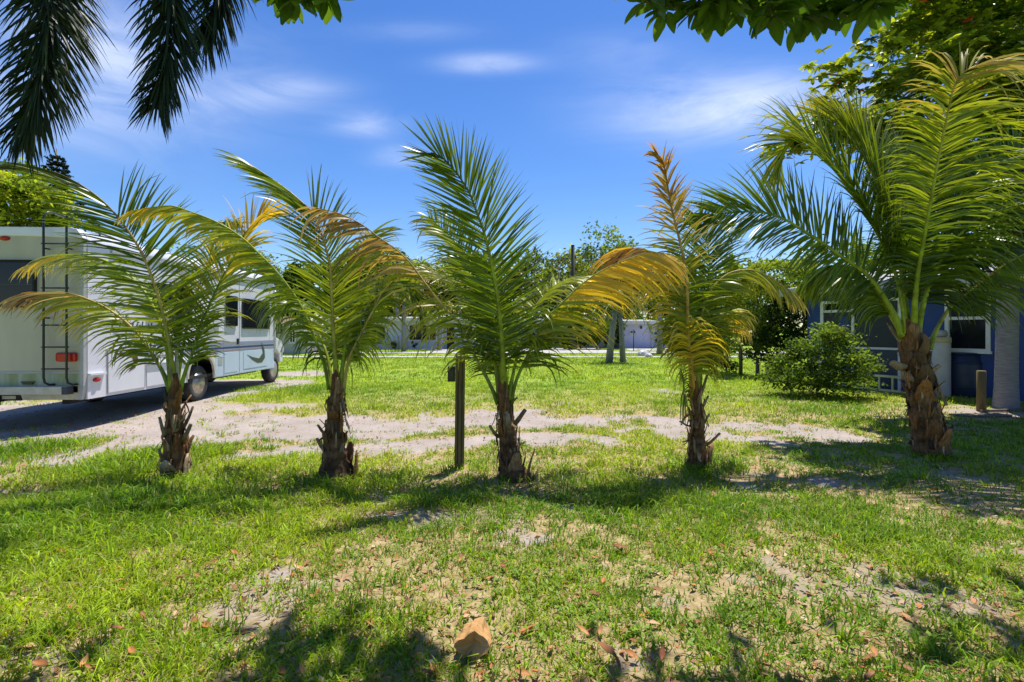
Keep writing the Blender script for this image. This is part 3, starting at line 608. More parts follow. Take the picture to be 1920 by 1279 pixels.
m = MB(); m.box((-1.9, -.02, .44), (-.95, .1, .55)); m.box((-1.36, -.12, .38), (-1.24, -.0205, .50)); hit = rvp(m, 'hitch', 'dark')
m = MB(); m.box((-1.22, -.026, .465), (-1.02, -.0205, .515)); rvp(m, 'sticker', 'dirtywhite', hit)
m = MB(); m.prism([(-.92, .735), (-.72, .735), (-.76, .69), (-.88, .69)], 'y', -.06, -.037); rvp(m, 'plate_light', 'black')
# right side (x = 0 plane, proud towards +x)
def sidebox(name, mat, y0, y1, z0, z1, d0=.0015, d1=.008, par=rv, bevel=0):
    m = MB(); m.box((d0, y0, z0), (d1, y1, z1)); return rvp(m, name, mat, par, bevel=bevel)
sidebox('ledge', 'rvwhite', .03, .36, .815, .845, d1=.05); sidebox('ledge', 'rvwhite', .40, 2.5, 1.195, 1.215, d1=.02); sidebox('ledge', 'rvwhite', 1.35, 2.55, .90, .925, d1=.04)
def swoosh(par, y0, z0, s, mat, x=.016, flip=1):
    a = [(0, .62), (.45, .56), (.78, .50), (.90, .30), (.62, .0), (.95, .12), (1.12, .36), (1.0, .60), (.72, .68), (.3, .66)] if flip > 0 else [(0, .30), (.3, .22), (.7, .16), (.92, .30), (.86, .62), (1.04, .38), (1.06, .16), (.88, .04), (.6, .04), (.3, .14)]
    m = MB(); m.prism([(y0+p[0]*s, z0+p[1]*s) for p in a], 'x', x-.003, x); rvp(m, 'swoosh_decal', mat, par)
d = sidebox('compartment_door', 'rvwhite', .44, 1.30, .50, 1.17, d1=.012, bevel=.003); swoosh(d, .56, .80, .52, 'maroon')
for y0, y1, z0, z1 in ((.425, .44, .49, 1.18), (1.30, 1.315, .49, 1.18)):
    sidebox('hinge_strip', 'trim', y0, y1, z0, z1, d1=.016, par=d)
for zz in np.arange(1.42, 1.60, .03): sidebox('vent_slat', 'trim', 3.30, 3.78, zz, zz+.014, d1=.012)
sidebox('awning_rail', 'trim', .5, 6.4, 2.78, 2.82, d1=.03); sidebox('gutter', 'rvwhite', .05, LN-.02, 2.86, 2.885, d1=.025); sidebox('door_handle', 'black', 4.60, 4.66, 1.18, 1.32, d1=.03); sidebox('fuel_flap', 'trim', 3.75, 3.93, .72, .90, d1=.009)
m = MB(); m.lathe([(.001, .045), (.035, .042), (.055, .025), (.06, .0015)], O0, 'x', 16); m.v = [(p[0], p[1]*1.2+.20, p[2]*.6+.735) for p in m.v]; rvp(m, 'side_marker', 'red', smooth=True)
d = sidebox('compartment_door', 'rvwhite', 1.36, 2.45, .50, .88, d1=.010, bevel=.003)
d = sidebox('entry_panel', 'rvpale', 4.02, 4.62, .52, 1.0, d1=.010, bevel=.003)
d = sidebox('compartment_door', 'rvpale', 4.92, 6.28, .55, 1.0, d1=.012, bevel=.003); swoosh(d, 5.1, .62, .95, 'swoosh', flip=-1)
sidebox('lower_panel', 'rvpale', 3.64, LN-.04, .47, 1.02, d0=.0005, d1=.004); sidebox('seam', 'trim', 4.72, 4.735, .47, 2.9)
sidebox('seam', 'trim', 3.98, 3.992, .47, 1.3); sidebox('stripe', 'lav', 2.7, LN-.02, 1.16, 1.245); sidebox('stripe', 'navy', 2.5, LN-.02, 1.085, 1.13); sidebox('stripe', 'mauve', .9, LN-.02, 1.025, 1.055)
sidebox('stripe', 'navy', 1.0, 2.4, 1.225, 1.25)
def sidewin(y0, y1, z0, z1, bars=()):
    m = MB(); m.box((.0015, y0, z0), (.02, y1, z1)); w = rvp(m, 'side_window', 'black', bevel=.04 if y1-y0 > .3 else .01)
    m = MB(); m.box((.0203, y0+.03, z0+.03), (.022, y1-.03, z1-.03)); rvp(m, 'pane', 'glass', w)
    for b_ in bars: m = MB(); m.box((.0222, b_-.015, z0+.02), (.026, b_+.015, z1-.02)); rvp(m, 'glazing_bar', 'black', w)
sidewin(4.86, 6.35, 1.56, 2.32, (5.62,)); sidewin(4.08, 4.58, 1.62, 2.34); sidewin(1.4, 2.7, 1.75, 2.4, (2.05,))
m = MB()                                                            # lower ends of a blue script name on the side
for i, (y, z) in enumerate(((.55, 1.52), (.80, 1.55), (1.02, 1.52), (1.26, 1.54), (1.5, 1.52))):
    m.tube([(.004, y, z+.13), (.004, y-.02, z+.05), (.004, y+.05, z), (.004, y+.14, z+.02), (.004, y+.16, z+.09)], .011, 5)
rvp(m, 'lettering', 'navy')
m = MB(); am = arch(3.10, .54); ai = arch(3.10, .485); m.prism([p for p in am]+[p for p in ai[::-1]], 'x', .0045, .02); rvp(m, 'arch_trim', 'dirtywhite')
m = MB(); m.tube([(.02, LN+.03, .9), (.02, LN+.03, 2.8)], .03, 8); rvp(m, 'corner_pipe', 'rvwhite', smooth=True)
def wheel(x, y, r, w, s=1, rim='chrome', rr=.62):
    m = MB(); pr = [(r*.60, -w/2), (r*.90, -w/2), (r*.985, -w*.38), (r, -w*.2), (r, w*.2), (r*.985, w*.38), (r*.90, w/2), (r*.60, w/2), (r*.58, 0)]
    m.lathe(pr, (x-w/2*s, y, r), 'x', 36, True); wh = rvp(m, 'wheel', 'rubber', smooth=True)
    m = MB(); q_ = w*.5*s
    for prf in ([(r*.61, .0), (r*.60, -.012), (r*.55, -.03), (r*.50, -.10), (r*.30, -.11), (r*.28, -.05), (r*.12, -.03), (.001, -.03)],):
        m.lathe([(a, b_*s) for a, b_ in prf], (x, y, r), 'x', 30)
    rm = rvp(m, 'rim', rim, wh, True)
    for k in range(8):
        a = k*math.pi/4; m = MB(); m.lathe([(.001, .001*s), (.02, -.001*s), (.022, -.03*s)], (x-.088*s, y+math.cos(a)*r*.40, r+math.sin(a)*r*.40), 'x', 8); rvp(m, 'hand_hole' if k % 2 else 'lug_nut', 'black' if k % 2 else 'chrome', rm)
wheel(-.06, 3.10, .385, .23); wheel(-.34, 3.10, .385, .22); wheel(-W_+.29, 3.10, .385, .23); wheel(-.20, 7.18, .385, .22, rim='alu'); wheel(-W_+.45, 7.18, .385, .22)
# cab
m = MB(); cp = [(LN, .55), (LN+.05, .55), (LN+.08, .80), (LN+.25, .95), (LN+.66, .95), (LN+.86, .80), (LN+.90, .55), (LN+1.1, .55), (LN+1.14, 1.02), (LN+1.0, 1.22), (LN+.45, 1.36), (LN+.25, 1.42), (LN-.25, 2.05), (LN-.3, 2.05)]
m.prism([(LN-.3, .6)]+cp[1:], 'x', -W_+.22, -.20); rvp(m, 'cab', 'rvwhite', bevel=.03)
m = MB(); m.prism([(LN+.27, 1.45), (LN-.18, 2.0), (LN-.16, 2.02), (LN+.30, 1.46)], 'x', -W_+.35, -.33); rvp(m, 'windscreen', 'glass')
m = MB(); m.box((-.199, LN+1.0, .85), (-.17, LN+1.12, 1.02)); rvp(m, 'headlight', 'tank', bevel=.01)
m = MB(); m.box((-.199, LN-.02, .75), (-.185, LN+.03, .9)); m.tube([(-.2, LN+.30, 1.5), (-.05, LN+.34, 1.52)], .012, 6); m.box((-.10, LN+.30, 1.42), (.10, LN+.36, 1.72)); rvp(m, 'mirror', 'black', bevel=.01)
m = MB(); m.box((-1.7, 1.5, ZR+.002), (-.8, 2.4, ZR+.26)); rvp(m, 'roof_unit', 'rvwhite', bevel=.05)

# ------------------------------------------------------------------ blue house (long side wall recedes to the left)
A = Vector((8.98, 14.7, 0)); dv = Vector((.385, -.923, 0)).normalized(); rzh = math.atan2(dv.y, dv.x)
bh = thing('blue_house', 'deep blue painted house with white framed window and screened porch', 'house', tuple(A), rzh)
# local frame: +x along the wall towards the camera, +y outward is to the... inside is +y
def hb(name, mat, a, b, par=bh, bevel=0): m = MB(); m.box(a, b); return m.build(name, M[mat], par, O0, False, bevel)
wl = hb('wall', 'bluehouse', (2.12, 0, -.1), (3.12, .2, 2.62)); 
hb('wall', 'bluehouse', (3.85, 0, -.1), (7.5, .2, 2.62)); hb('wall', 'bluehouse', (3.12, .001, -.1), (3.85, .2, 1.08)); hb('wall', 'bluehouse', (3.12, .001, 2.44), (3.85, .2, 2.62))
hb('wall', 'bluehouse', (-.45, 0, -.1), (-.02, .2, 2.62)); hb('wall', 'bluehouse', (-.02, 0, 2.36), (2.12, .2, 2.62)); hb('wall', 'bluehouse', (-.45, .2, -.1), (-.25, 7, 2.62))
hb('wall', 'bluehouse', (-.25, 3.0, -.1), (7.5, 3.2, 2.6)); hb('wall', 'bluehouse', (7.3, .2, -.1), (7.5, 3.0, 2.62))
for xx in (4.05, 4.6, 5.2, 5.8): hb('batten', 'bluehouse', (xx, -.018, -.05), (xx+.05, -.0005, 2.6))
fr = hb('window', 'white', (3.06, -.035, 1.03), (3.14, .05, 2.49)); hb('frame', 'white', (3.83, -.035, 1.03), (3.91, .05, 2.49), fr); hb('frame', 'white', (3.1405, -.034, 2.41), (3.8295, .05, 2.488), fr)
hb('sill', 'white', (3.02, -.07, 1.00), (3.95, -.036, 1.06), fr); hb('frame', 'white', (3.1405, -.034, 1.032), (3.8295, .05, 1.105), fr); hb('meeting_rail', 'white', (3.1405, -.03, 1.76), (3.8295, .05, 1.83), fr)
hb('pane', 'glass', (3.1405, .02, 1.105), (3.8295, .026, 1.76), fr); hb('pane', 'glass', (3.1405, .01, 1.83), (3.8295, .016, 2.41), fr)
po = hb('porch_frame', 'white', (-.02, -.03, -.05), (.07, .06, 2.36)); hb('porch_post', 'white', (.88, -.03, -.05), (.95, .06, 2.36), po); hb('porch_post', 'white', (2.05, -.03, -.05), (2.119, .06, 2.36), po)
hb('porch_rail', 'white', (.0705, -.02, 2.28), (2.0495, .05, 2.355), po); hb('porch_rail', 'white', (.0705, -.02, 2.03), (.8795, .05, 2.10), po); hb('porch_rail', 'white', (.9505, -.02, 1.02), (2.0495, .05, 1.075), po)
hb('kick_panel', 'kick', (.9505, .0, -.05), (2.0495, .03, 1.02), po); hb('screen', 'screen', (.9505, .012, 1.076), (2.0495, .018, 2.279), po); hb('screen_door', 'screen', (.0705, .012, -.05), (.8795, .018, 2.03), po)
hb('door_panel', 'bluehouse', (.55, .003, .1), (.80, .011, 1.9), po);
m = MB(); m.prism([(-.55, 2.56), (-.55, 2.74), (3.3, 3.45), (7.4, 2.74), (7.4, 2.6), (3.3, 3.30)], 'x', -.9, 7.9); rf = m.build('roof', M['roof'], bh, O0)
hb('fascia', 'trim', (-.93, -.60, 2.54), (7.93, -.552, 2.76), rf); m = MB(); m.box((-.9, -.549, 2.545), (7.9, .0, 2.559)); m.build('soffit', M['white'], rf, O0)

def standing_tank(px, py, r, h, label, captop=True):
    x, y = ground_at(px, py); o = (x, y, float(gz(x, y))-.02); root = thing('water_tank', label, 'tank', o); m = MB()
    m.lathe([(r*.98, 0), (r, .03), (r, h-.02), (r*.97, h)], o, 'z', 28); m.build('tank_body', M['tank'], root, o, True)
    m = MB(); m.lathe([(r*1.03, h-.03), (r*1.05, h+.02), (r*1.05, h+.07), (r*.98, h+.10)], o, 'z', 28); cp_ = m.build('cap', M['tankcap'], root, o, True)
    m = MB(); m.tube([(o[0]-r*.5, o[1], o[2]+h+.11+r*.35), (o[0]+r*.6, o[1], o[2]+h+.11+r*.35)], r*.42, 14); m.build('pipe', M['tank'], cp_, o, True)
standing_tank(1762, 743, .20, 1.28, 'tall pale grey cylinder tank with stained cap against the blue wall')
standing_tank(1727, 736, .17, 1.25, 'thinner grey tank half hidden behind the shaggy palm trunk')
x, y = ground_at(1813, 744); o = (x, y, -.02); root = thing('rain_barrel', 'dark navy barrel standing under the white framed window', 'barrel', o); m = MB()
m.lathe([(.30, 0), (.33, .05), (.35, .3), (.36, .52), (.35, .75), (.32, 1.0)], o, 'z', 28); m.build('barrel_body', M['barrel'], root, o, True)
for z in (.25, .52, .8): m = MB(); m.lathe([(.352, z-.02), (.367, z), (.352, z+.02)], o, 'z', 28); m.build('hoop', M['barrel'], root, o, True)
m = MB(); m.lathe([(.33, 1.0), (.335, 1.03), (.1, 1.045)], o, 'z', 28); m.build('lid', M['barrel'], root, o, True)
# ladder lying on its edge
la = thing('ladder', 'aluminium ladder lying on its edge below the screened porch', 'ladder', (8.75, 12.75, .03), rzh)
for z in (.02, .36): m = MB(); m.box((-.9, -.03, z), (1.5, .03, z+.055)); m.build('rail', M['alu'], la, O0, False, .005)
for i in range(8): m = MB(); m.box((-.75+i*.3, -.018, .0755), (-.71+i*.3, .018, .3595)); m.build('rung', M['alu'], la, O0, False, .004)
def plank(px, py, ln, w, th, rz, label, mat='concrete', z=.0):
    x, y = ground_at(px, py); o = (x, y, float(gz(x, y))+z); m = MB(); Mx = Matrix.Translation(o) @ Matrix.Rotation(rz, 4, 'Z')
    m.box((-ln/2, -w/2, 0), (ln/2, w/2, th), Mx); ob = m.build('board', M[mat], None, o, False, .006); tag(ob, label, 'board')
plank(1838, 779, .95, .26, .03, R(4), 'flat grey weathered board on the ground by the short post', 'bark')
plank(1895, 771, 1.3, .05, .05, R(8), 'thin timber length on the ground beside the smooth palm trunk', 'bark')
plank(1630, 722, 1.6, .5, .03, R(-66), 'low pale slab lying at the foot of the screened porch', 'concrete')

# ------------------------------------------------------------------ trees and shrubs
def leaf_cloud(blobs, size, cols, seed, asp=.55, nup=1.1, clump=.2):
    r = np.random.default_rng(seed); cs, sz, cc = [], [], []
    for (cx, cy, cz, rx, ry, rz, n, k) in blobs:
        d = unit(r.normal(size=(k, 3))); rad = r.uniform(.45, 1.0, (k, 1))**.6
        ctr = np.array((cx, cy, cz))+d*rad*np.array((rx, ry, rz)); which = r.integers(0, k, n)
        g = r.normal(size=(n, 3))*np.array((rx, ry, rz*.75))*clump
        cs.append(ctr[which]+g); tone = r.uniform(.62, 1.35, (k, 1))[which]*r.uniform(.75, 1.25, (n, 1)); mixv = np.clip(r.normal(.45, .25, (k, 1))[which]+r.normal(0, .15, (n, 1)), 0, 1)
        c0, c1 = np.array(cols[0]), np.array(cols[1]); cc.append((c0*(1-mixv)+c1*mixv)*tone)
    c = np.concatenate(cs); col = np.concatenate(cc); n = len(c)
    nrm = unit(r.normal(size=(n, 3))+np.array((0, 0, nup))); a = unit(np.cross(nrm, r.normal(size=(n, 3)))); b_ = np.cross(nrm, a)
    s = size*r.uniform(.6, 1.35, (n, 1)); a = a*s; b_ = b_*s*asp
    V = np.stack([c-a, c+b_-a*.1+nrm*s*.12, c+a, c-b_-a*.1+nrm*s*.12], 1).reshape(-1, 3)
    return V, np.arange(4*n).reshape(n, 4), col.repeat(4, 0)
def tree(name, label, base, blobs, trunk_r, fork_z, leaf, cols, seed, cat='tree', group=None, mat='foliage', asp=.55, limbs=7, bark='bark', clump=.2):
    random.seed(seed); root = thing(name, label, cat, base, 0, group); b0 = np.array(base, float); m = MB()
    fk = b0+np.array((random.uniform(-.1, .1)*fork_z, random.uniform(-.1, .1)*fork_z, fork_z))
    m.tube([b0-UP*.1, b0+(fk-b0)*.35+rng.normal(0, .03, 3), fk], [trunk_r*1.35, trunk_r, trunk_r*.8], 9)
    for i in range(limbs):
        bl = blobs[i % len(blobs)]; e = np.array(bl[:3])+rng.normal(0, .4, 3)*np.array(bl[3:6]); mid = (fk+e)/2+rng.normal(0, .12, 3)*np.linalg.norm(e-fk)
        m.tube([fk-UP*.05, mid, e], [trunk_r*.6, trunk_r*.35, trunk_r*.08], 6)
    m.build('trunk', M[bark], root, base, True)
    q_obj('crown', leaf_cloud(blobs, leaf, cols, seed, asp, clump=clump), M[mat], root, base, False)
    return root
def B(px, py, Y, w, h, n, k=14, d=None):       # blob at photo position and depth; w, h are half sizes in pixels
    p = P(px, py, Y); s = Y/F; return (*p, w*s, (d if d else w*s), h*s, n, k)
GR = ((.14, .21, .018), (.44, .50, .05)); DK = ((.025, .05, .012), (.08, .13, .025)); MD = ((.06, .11, .015), (.18, .25, .03)); BR = ((.13, .20, .016), (.34, .42, .045)); PI = ((.03, .05, .025), (.075, .10, .04))
tree('broadleaf_tree', 'bright green leafy tree rising behind the motorhome roof', (P(20, 621, 21)[0], 21, 0), [B(20, 385, 21, 85, 60, 5200, 30), B(85, 400, 21, 45, 45, 2200, 16), B(-20, 335, 21, 40, 40, 1600, 12), B(30, 340, 21, 50, 35, 1600, 12), B(0, 450, 21, 90, 50, 2000, 14)], .22, 2.6, .105, GR, 31)
# conical conifer
o = (P(106, 621, 32)[0], 32, 0); root = thing('conifer', 'dark narrow conical conifer behind the leafy tree', 'tree', o); m = MB(); m.tube([o, (o[0], o[1], 13.0)], [.25, .03], 8); m.build('trunk', M['bark'], root, o, True)
bl = []
for i in range(26):
    z = 12.5-i*.36; rr = .42+i*.10; bl += [(o[0]+math.cos(a)*rr*.65, o[1]+math.sin(a)*rr*.65, z-.1, rr*.5, rr*.5, .16, 80+i*4, 5) for a in np.arange(5)*1.257+i*.7]
q_obj('crown', leaf_cloud(bl, .10, ((.008, .018, .014), (.025, .045, .028)), 5, .4), M['foliage'], root, o, False)
tree('garden_shrub', 'wide leafy shrub standing in the grass before the screened porch', (*ground_at(1535, 738), 0), [B(1535, 690, 11.7, 70, 42, 3600, 34), B(1540, 640, 11.7, 50, 30, 1900, 20), B(1600, 690, 11.6, 42, 30, 1300, 14), B(1480, 690, 11.6, 45, 32, 1400, 14), B(1535, 715, 11.5, 85, 22, 1700, 20), B(1560, 622, 11.8, 25, 16, 500, 8)], .03, .25, .042, ((.055, .11, .014), (.22, .32, .045)), 33, 'shrub', limbs=14, clump=.22)
tree('leafy_shrub', 'tall pale green leafy bush left of the blue house', (P(1420, 700, 17)[0], 17, 0), [B(1415, 570, 17, 55, 45, 2600, 22), B(1440, 520, 17, 60, 32, 1800, 16), B(1400, 630, 17, 45, 40, 1700, 14), B(1480, 500, 17.5, 45, 22, 1000, 10), B(1380, 500, 17, 35, 22, 800, 8)], .06, .8, .065, BR, 34, 'shrub', limbs=10)
tree('dark_bush', 'dense dark bush in the corner beside the blue house', (P(1480, 690, 16)[0], 16.0, 0), [B(1485, 600, 16, 48, 52, 3000, 26), B(1460, 650, 16, 45, 45, 2000, 16), B(1510, 575, 16.2, 25, 35, 900, 8)], .06, .6, .06, DK, 35, 'bush')
tree('low_bush', 'low dark bush under the thin burnt orange coconut palm view', (P(1362, 700, 18)[0], 18, 0), [B(1362, 660, 18, 36, 30, 1300, 14), B(1345, 630, 18.2, 30, 28, 900, 10)], .04, .3, .06, DK, 36, 'bush')
st_ = post('garden_stake', 'pale wooden stake post at the foot of the leafy bush', 1389, 703, 1.05, .12, round_=True)
# background trees behind the houses
FT = [('broadleaf_tree', 'mid green tree behind the left end of the long white house', 600, 52, 575, 45, 30, MD), ('broadleaf_tree', 'bright tree behind the dark doorway of the long white house', 660, 55, 565, 48, 42, GR),
      ('broadleaf_tree', 'pale green rounded tree over the middle of the long white house', 735, 56, 570, 60, 42, BR), ('broadleaf_tree', 'yellow green tree behind the right end of the long white house', 830, 58, 578, 60, 32, GR),
      ('broadleaf_tree', 'dark green tree over the beige house', 905, 60, 575, 55, 45, MD), ('broadleaf_tree', 'leafy tree above the beige house garage', 1000, 58, 565, 50, 40, MD), ('broadleaf_tree', 'green tree at the right end of the beige house', 1130, 60, 530, 55, 52, MD),
      ('broadleaf_tree', 'light green tree above the white block building', 1205, 62, 575, 48, 38, GR), ('broadleaf_tree', 'wide tree behind the right end of the white block building', 1300, 60, 585, 60, 45, MD), ('broadleaf_tree', 'green tree line behind the bushes left of the blue house', 1400, 55, 590, 60, 45, MD),
      ('broadleaf_tree', 'nearer dense tree over the dark door of the long white house', 690, 50, 560, 48, 40, MD), ('broadleaf_tree', 'dense tree between the tall palms over the long white house', 775, 51, 568, 50, 36, GR), ('broadleaf_tree', 'dense green tree where the two low houses meet', 880, 52, 562, 52, 42, MD), ('broadleaf_tree', 'bushy tree just right of the dark pole', 1065, 52, 560, 50, 40, GR), ('broadleaf_tree', 'dense tree over the gap beside the white block building', 1165, 53, 552, 45, 46, MD),
      ('hedge_tree', 'dense hedge tree beyond the front of the motorhome', 552, 40, 600, 32, 50, DK), ('broadleaf_tree', 'broad tree far behind the motorhome cab', 470, 55, 560, 60, 45, MD), ('broadleaf_tree', 'broad tree far behind the motorhome roof', 330, 55, 570, 90, 50, MD),
      ('broadleaf_tree', 'distant tree seen behind the motorhome rear', 160, 60, 560, 90, 55, MD), ('broadleaf_tree', 'distant tree behind the blue house roof', 1560, 50, 560, 80, 60, MD), ('broadleaf_tree', 'large distant tree beyond the blue house', 1760, 50, 520, 120, 80, MD)]
for i, (nm, lb, px, Y, py, w_, h_, cl) in enumerate(FT):
    py -= 34; h_ *= 1.55; w_ *= 1.15
    tree(nm, lb, (P(px, 621, Y)[0], Y, 0), [B(px, py-12, Y, w_*.8, h_*.75, 1700, 22), B(px-w_*.45, py+h_*.25, Y, w_*.55, h_*.65, 1000, 13), B(px+w_*.45, py+h_*.2, Y, w_*.55, h_*.65, 1000, 13), B(px, py+h_*.75, Y, w_*.95, h_*.55, 1200, 14)], .2, 1.6, .22, cl, 60+i, group='trees beyond the road')
for i, (lb, px, Y, py, w_, h_, cl) in enumerate((('dense dark bush at the left edge of the wide concrete driveway', 1012, 40, 628, 26, 28, DK), ('round green bush behind the leaning palm pair', 1120, 41, 618, 34, 36, MD), ('dark tall bush between the beige house and the white block building', 1150, 42.5, 600, 26, 44, DK),
      ('leafy bush in front of the beige house garage', 1058, 41.5, 622, 28, 32, MD), ('dark bush beside the leafy garage bush', 1088, 42, 612, 26, 40, DK), ('broad green bush before the white annex', 1262, 40, 622, 34, 34, MD), ('small green bush against the long white house door', 640, 39, 636, 22, 20, MD), ('leafy bush at the left end of the long white house', 575, 38, 622, 24, 34, BR), ('dark bush beyond the annex of the block building', 1330, 38, 625, 40, 34, DK))):
    tree('garden_bush', lb, (P(px, 621, Y)[0], Y, 0), [B(px, py, Y, w_*.8, h_*.7, 900, 14), B(px-w_*.4, py+h_*.3, Y, w_*.5, h_*.6, 500, 9), B(px+w_*.4, py+h_*.3, Y, w_*.5, h_*.6, 500, 9)], .06, .4, .12, cl, 160+i, 'bush', 'bushes around the far houses')
# airy pines
def airy(label, px, Y, blobs, seed, cols, name='pine_tree', r=.16):
    base = (P(px, 621, Y)[0], Y, 0); tree(name, label, base, blobs, r, 3.2, .13, cols, seed, asp=.25, limbs=len(blobs)*2, clump=.32, group='trees beyond the road')
airy('open crowned pine with a crooked limb left of the dark pole', 1055, 48, [B(1043, 492, 48, 22, 14, 420, 8), B(1068, 485, 48, 16, 16, 300, 7), B(1030, 545, 48, 30, 14, 600, 9), B(1085, 510, 48, 14, 20, 280, 6), B(1050, 520, 48, 20, 10, 220, 6)], 81, ((.03, .05, .02), (.12, .16, .04)))
airy('rounded pine right of the dark pole', 1108, 50, [B(1108, 498, 50, 30, 20, 900, 12), B(1090, 520, 50, 22, 16, 500, 8), B(1130, 520, 50, 25, 18, 500, 8), B(1150, 480, 50, 18, 10, 200, 5)], 82, ((.04, .065, .02), (.14, .18, .045)))
airy('thin wispy feathery tree with a bare top shoot', 1004, 46, [B(1004, 512, 46, 14, 26, 420, 8), B(982, 510, 46, 20, 20, 220, 8), B(1026, 505, 46, 16, 18, 200, 7), B(975, 540, 46, 22, 14, 240, 7), B(1004, 560, 46, 14, 30, 400, 8), B(1005, 478, 46, 5, 18, 90, 4)], 83, ((.02, .035, .03), (.06, .085, .05)), 'feathery_tree')
airy('loose grey green casuarina above the motorhome roof', 505, 40, [B(505, 505, 40, 18, 20, 500, 8), B(520, 530, 40, 18, 18, 500, 8), B(470, 505, 40, 26, 16, 400, 8), B(545, 560, 40, 20, 20, 500, 8)], 84, ((.03, .06, .03), (.10, .15, .06)), 'casuarina_tree')
# distant pinnate palms: trunk and crown
def far_palm(label, px, py_base, Y, pyc, rad_px, seed, cols='gG', nf=13, trunk=.16, lean=0):
    r = np.random.default_rng(seed); bx = P(px-lean, 621, Y)[0]; base = (bx, Y, 0); c = P(px, pyc, Y); root = thing('pinnate_palm', label, 'palm tree', base, 0, 'palms around the far houses')
    m = MB(); m.tube([base, (base[0]*.6+c[0]*.4, Y, c[2]*.5), tuple(c)], [trunk*1.3, trunk, trunk*.7], 10); m.build('trunk', M['palmbark'], root, base, True)
    L = rad_px*Y/F; parts = []; st = MB()
    for i in range(nf):
        a = i*2.399+r.uniform(-.2, .2); el = r.uniform(-.2, 1.2) if i > 2 else 1.3; o = np.array((math.cos(a), math.sin(a), 0)); pts = []
        for k in range(6):
            t = k/5; pts.append(c+o*L*(math.cos(el)*t+.15*t)*(1-.1*t*t)+UP*L*(math.sin(el)*t-.75*t*t))
        mm2, pt = frond_geo(pts, N=UP+o*.05, t0=.12, L=L*.34, w=max(.03, Y*.0013), n=26, droop=1.6, code=cols, tip=cols, r0=.03, v=15, plumose=(i % 2 == 0)); parts.append(pt); st.add(mm2.v, mm2.f, mm2.c)
    cr = q_obj('crown', join(parts), M['leaf'], root, base); st.build('leaf_stalks', M['rachis'], cr, base, True, color=True)
far_palm('tall palm with a small tuft standing farther left behind the long white house', 745, 657, 46, 482, 34, 1)
far_palm('tall palm with a drooping dark crown over the long white house', 790, 657, 48, 505, 36, 2)
far_palm('palm with grey trunk standing on the lawn before the long white house', 757, 660, 37.5, 562, 62, 3, 'gGL')
far_palm('palm crown rising beyond the right end of the long white house', 862, 657, 47, 520, 36, 4, 'GL')
far_palm('dark palm far behind the motorhome roof with blown crown', 432, 657, 36, 425, 32, 5, 'DgD')
far_palm('smooth grey trunk palm close to the long white house door', 824, 657, 39.5, 580, 46, 6, 'gGT')
far_palm('dark palm behind the flared coconut palm', 700, 657, 44, 540, 46, 9, 'DgG')
far_palm('slanted grey palm of the leaning pair on the lawn edge', 1156, 680, 24, 566, 70, 7, 'DgT', lean=14, trunk=.14)
far_palm('straight grey palm of the leaning pair on the lawn edge', 1162, 680, 24.4, 574, 60, 8, 'DgG', lean=-6, trunk=.115)
far_palm('dark trunk palm beside the white block building', 1237, 665, 33, 560, 60, 10, 'DgG', trunk=.15)

# tall smooth palms next to the house and out of frame on the left
def tall_palm(label, base, crown, paths, tr, seed, nring=16):
    root = thing('royal_palm', label, 'palm tree', base); m = MB(); H = crown[2]-base[2]; prof = []
    n = 90
    pts = [np.array(base)*(1-i/n)+np.array(crown)*(i/n) for i in range(n+1)]; rad = [tr*(1+.25*math.exp(-i/n*18)-.15*i/n)*(1+.018*((i % 3) == 0)) for i in range(n+1)]
    m.tube(pts, rad, 20); m.build('trunk', M['palmbark'], root, base, True)
    m = MB(); c = np.array(crown); m.tube([c-UP*.05, c+UP*.5, c+UP*1.0], [tr*.88, tr*.9, tr*.4], 16, tuple(PAL['L'])); m.build('crownshaft', M['rachis'], root, base, True, color=True)
    for pa, kw in paths: add_frond(root, base, pa, **kw)
    return root
PL = dict(plumose=True, t0=.12, L=.62, w=.021, n=460, droop=.5, code='DD', tip='DgD', r0=.022, stalk='gg', lo=.6, alpha=(58, 26), mat='darkleaf')  # near-black codes put the backlit silhouette into the leaf colour
c5 = np.array((-5.35, 4.1, 5.2))
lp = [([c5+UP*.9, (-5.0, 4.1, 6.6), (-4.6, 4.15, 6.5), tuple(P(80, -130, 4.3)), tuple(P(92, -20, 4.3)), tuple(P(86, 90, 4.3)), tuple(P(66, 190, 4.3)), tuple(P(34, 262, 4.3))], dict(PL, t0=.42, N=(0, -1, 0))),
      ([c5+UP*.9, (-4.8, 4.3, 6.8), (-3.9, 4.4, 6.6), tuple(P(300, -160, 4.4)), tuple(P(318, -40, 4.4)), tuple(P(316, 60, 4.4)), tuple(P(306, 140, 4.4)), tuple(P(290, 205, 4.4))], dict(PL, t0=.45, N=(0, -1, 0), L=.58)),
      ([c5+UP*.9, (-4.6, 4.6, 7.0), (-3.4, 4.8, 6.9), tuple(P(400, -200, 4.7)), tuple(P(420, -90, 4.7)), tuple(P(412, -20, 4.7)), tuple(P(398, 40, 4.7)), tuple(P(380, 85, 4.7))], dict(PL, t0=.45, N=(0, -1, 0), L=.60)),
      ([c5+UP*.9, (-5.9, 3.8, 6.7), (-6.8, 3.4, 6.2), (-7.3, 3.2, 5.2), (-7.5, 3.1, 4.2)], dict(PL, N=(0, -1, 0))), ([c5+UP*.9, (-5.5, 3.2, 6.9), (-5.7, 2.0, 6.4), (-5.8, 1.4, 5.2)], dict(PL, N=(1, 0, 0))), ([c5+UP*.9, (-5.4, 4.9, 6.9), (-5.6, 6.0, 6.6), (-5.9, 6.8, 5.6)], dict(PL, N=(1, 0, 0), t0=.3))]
tall_palm('royal palm whose bushy dark fronds hang down over the motorhome side', (-5.35, 4.1, -.05), tuple(c5), lp, .19, 1)
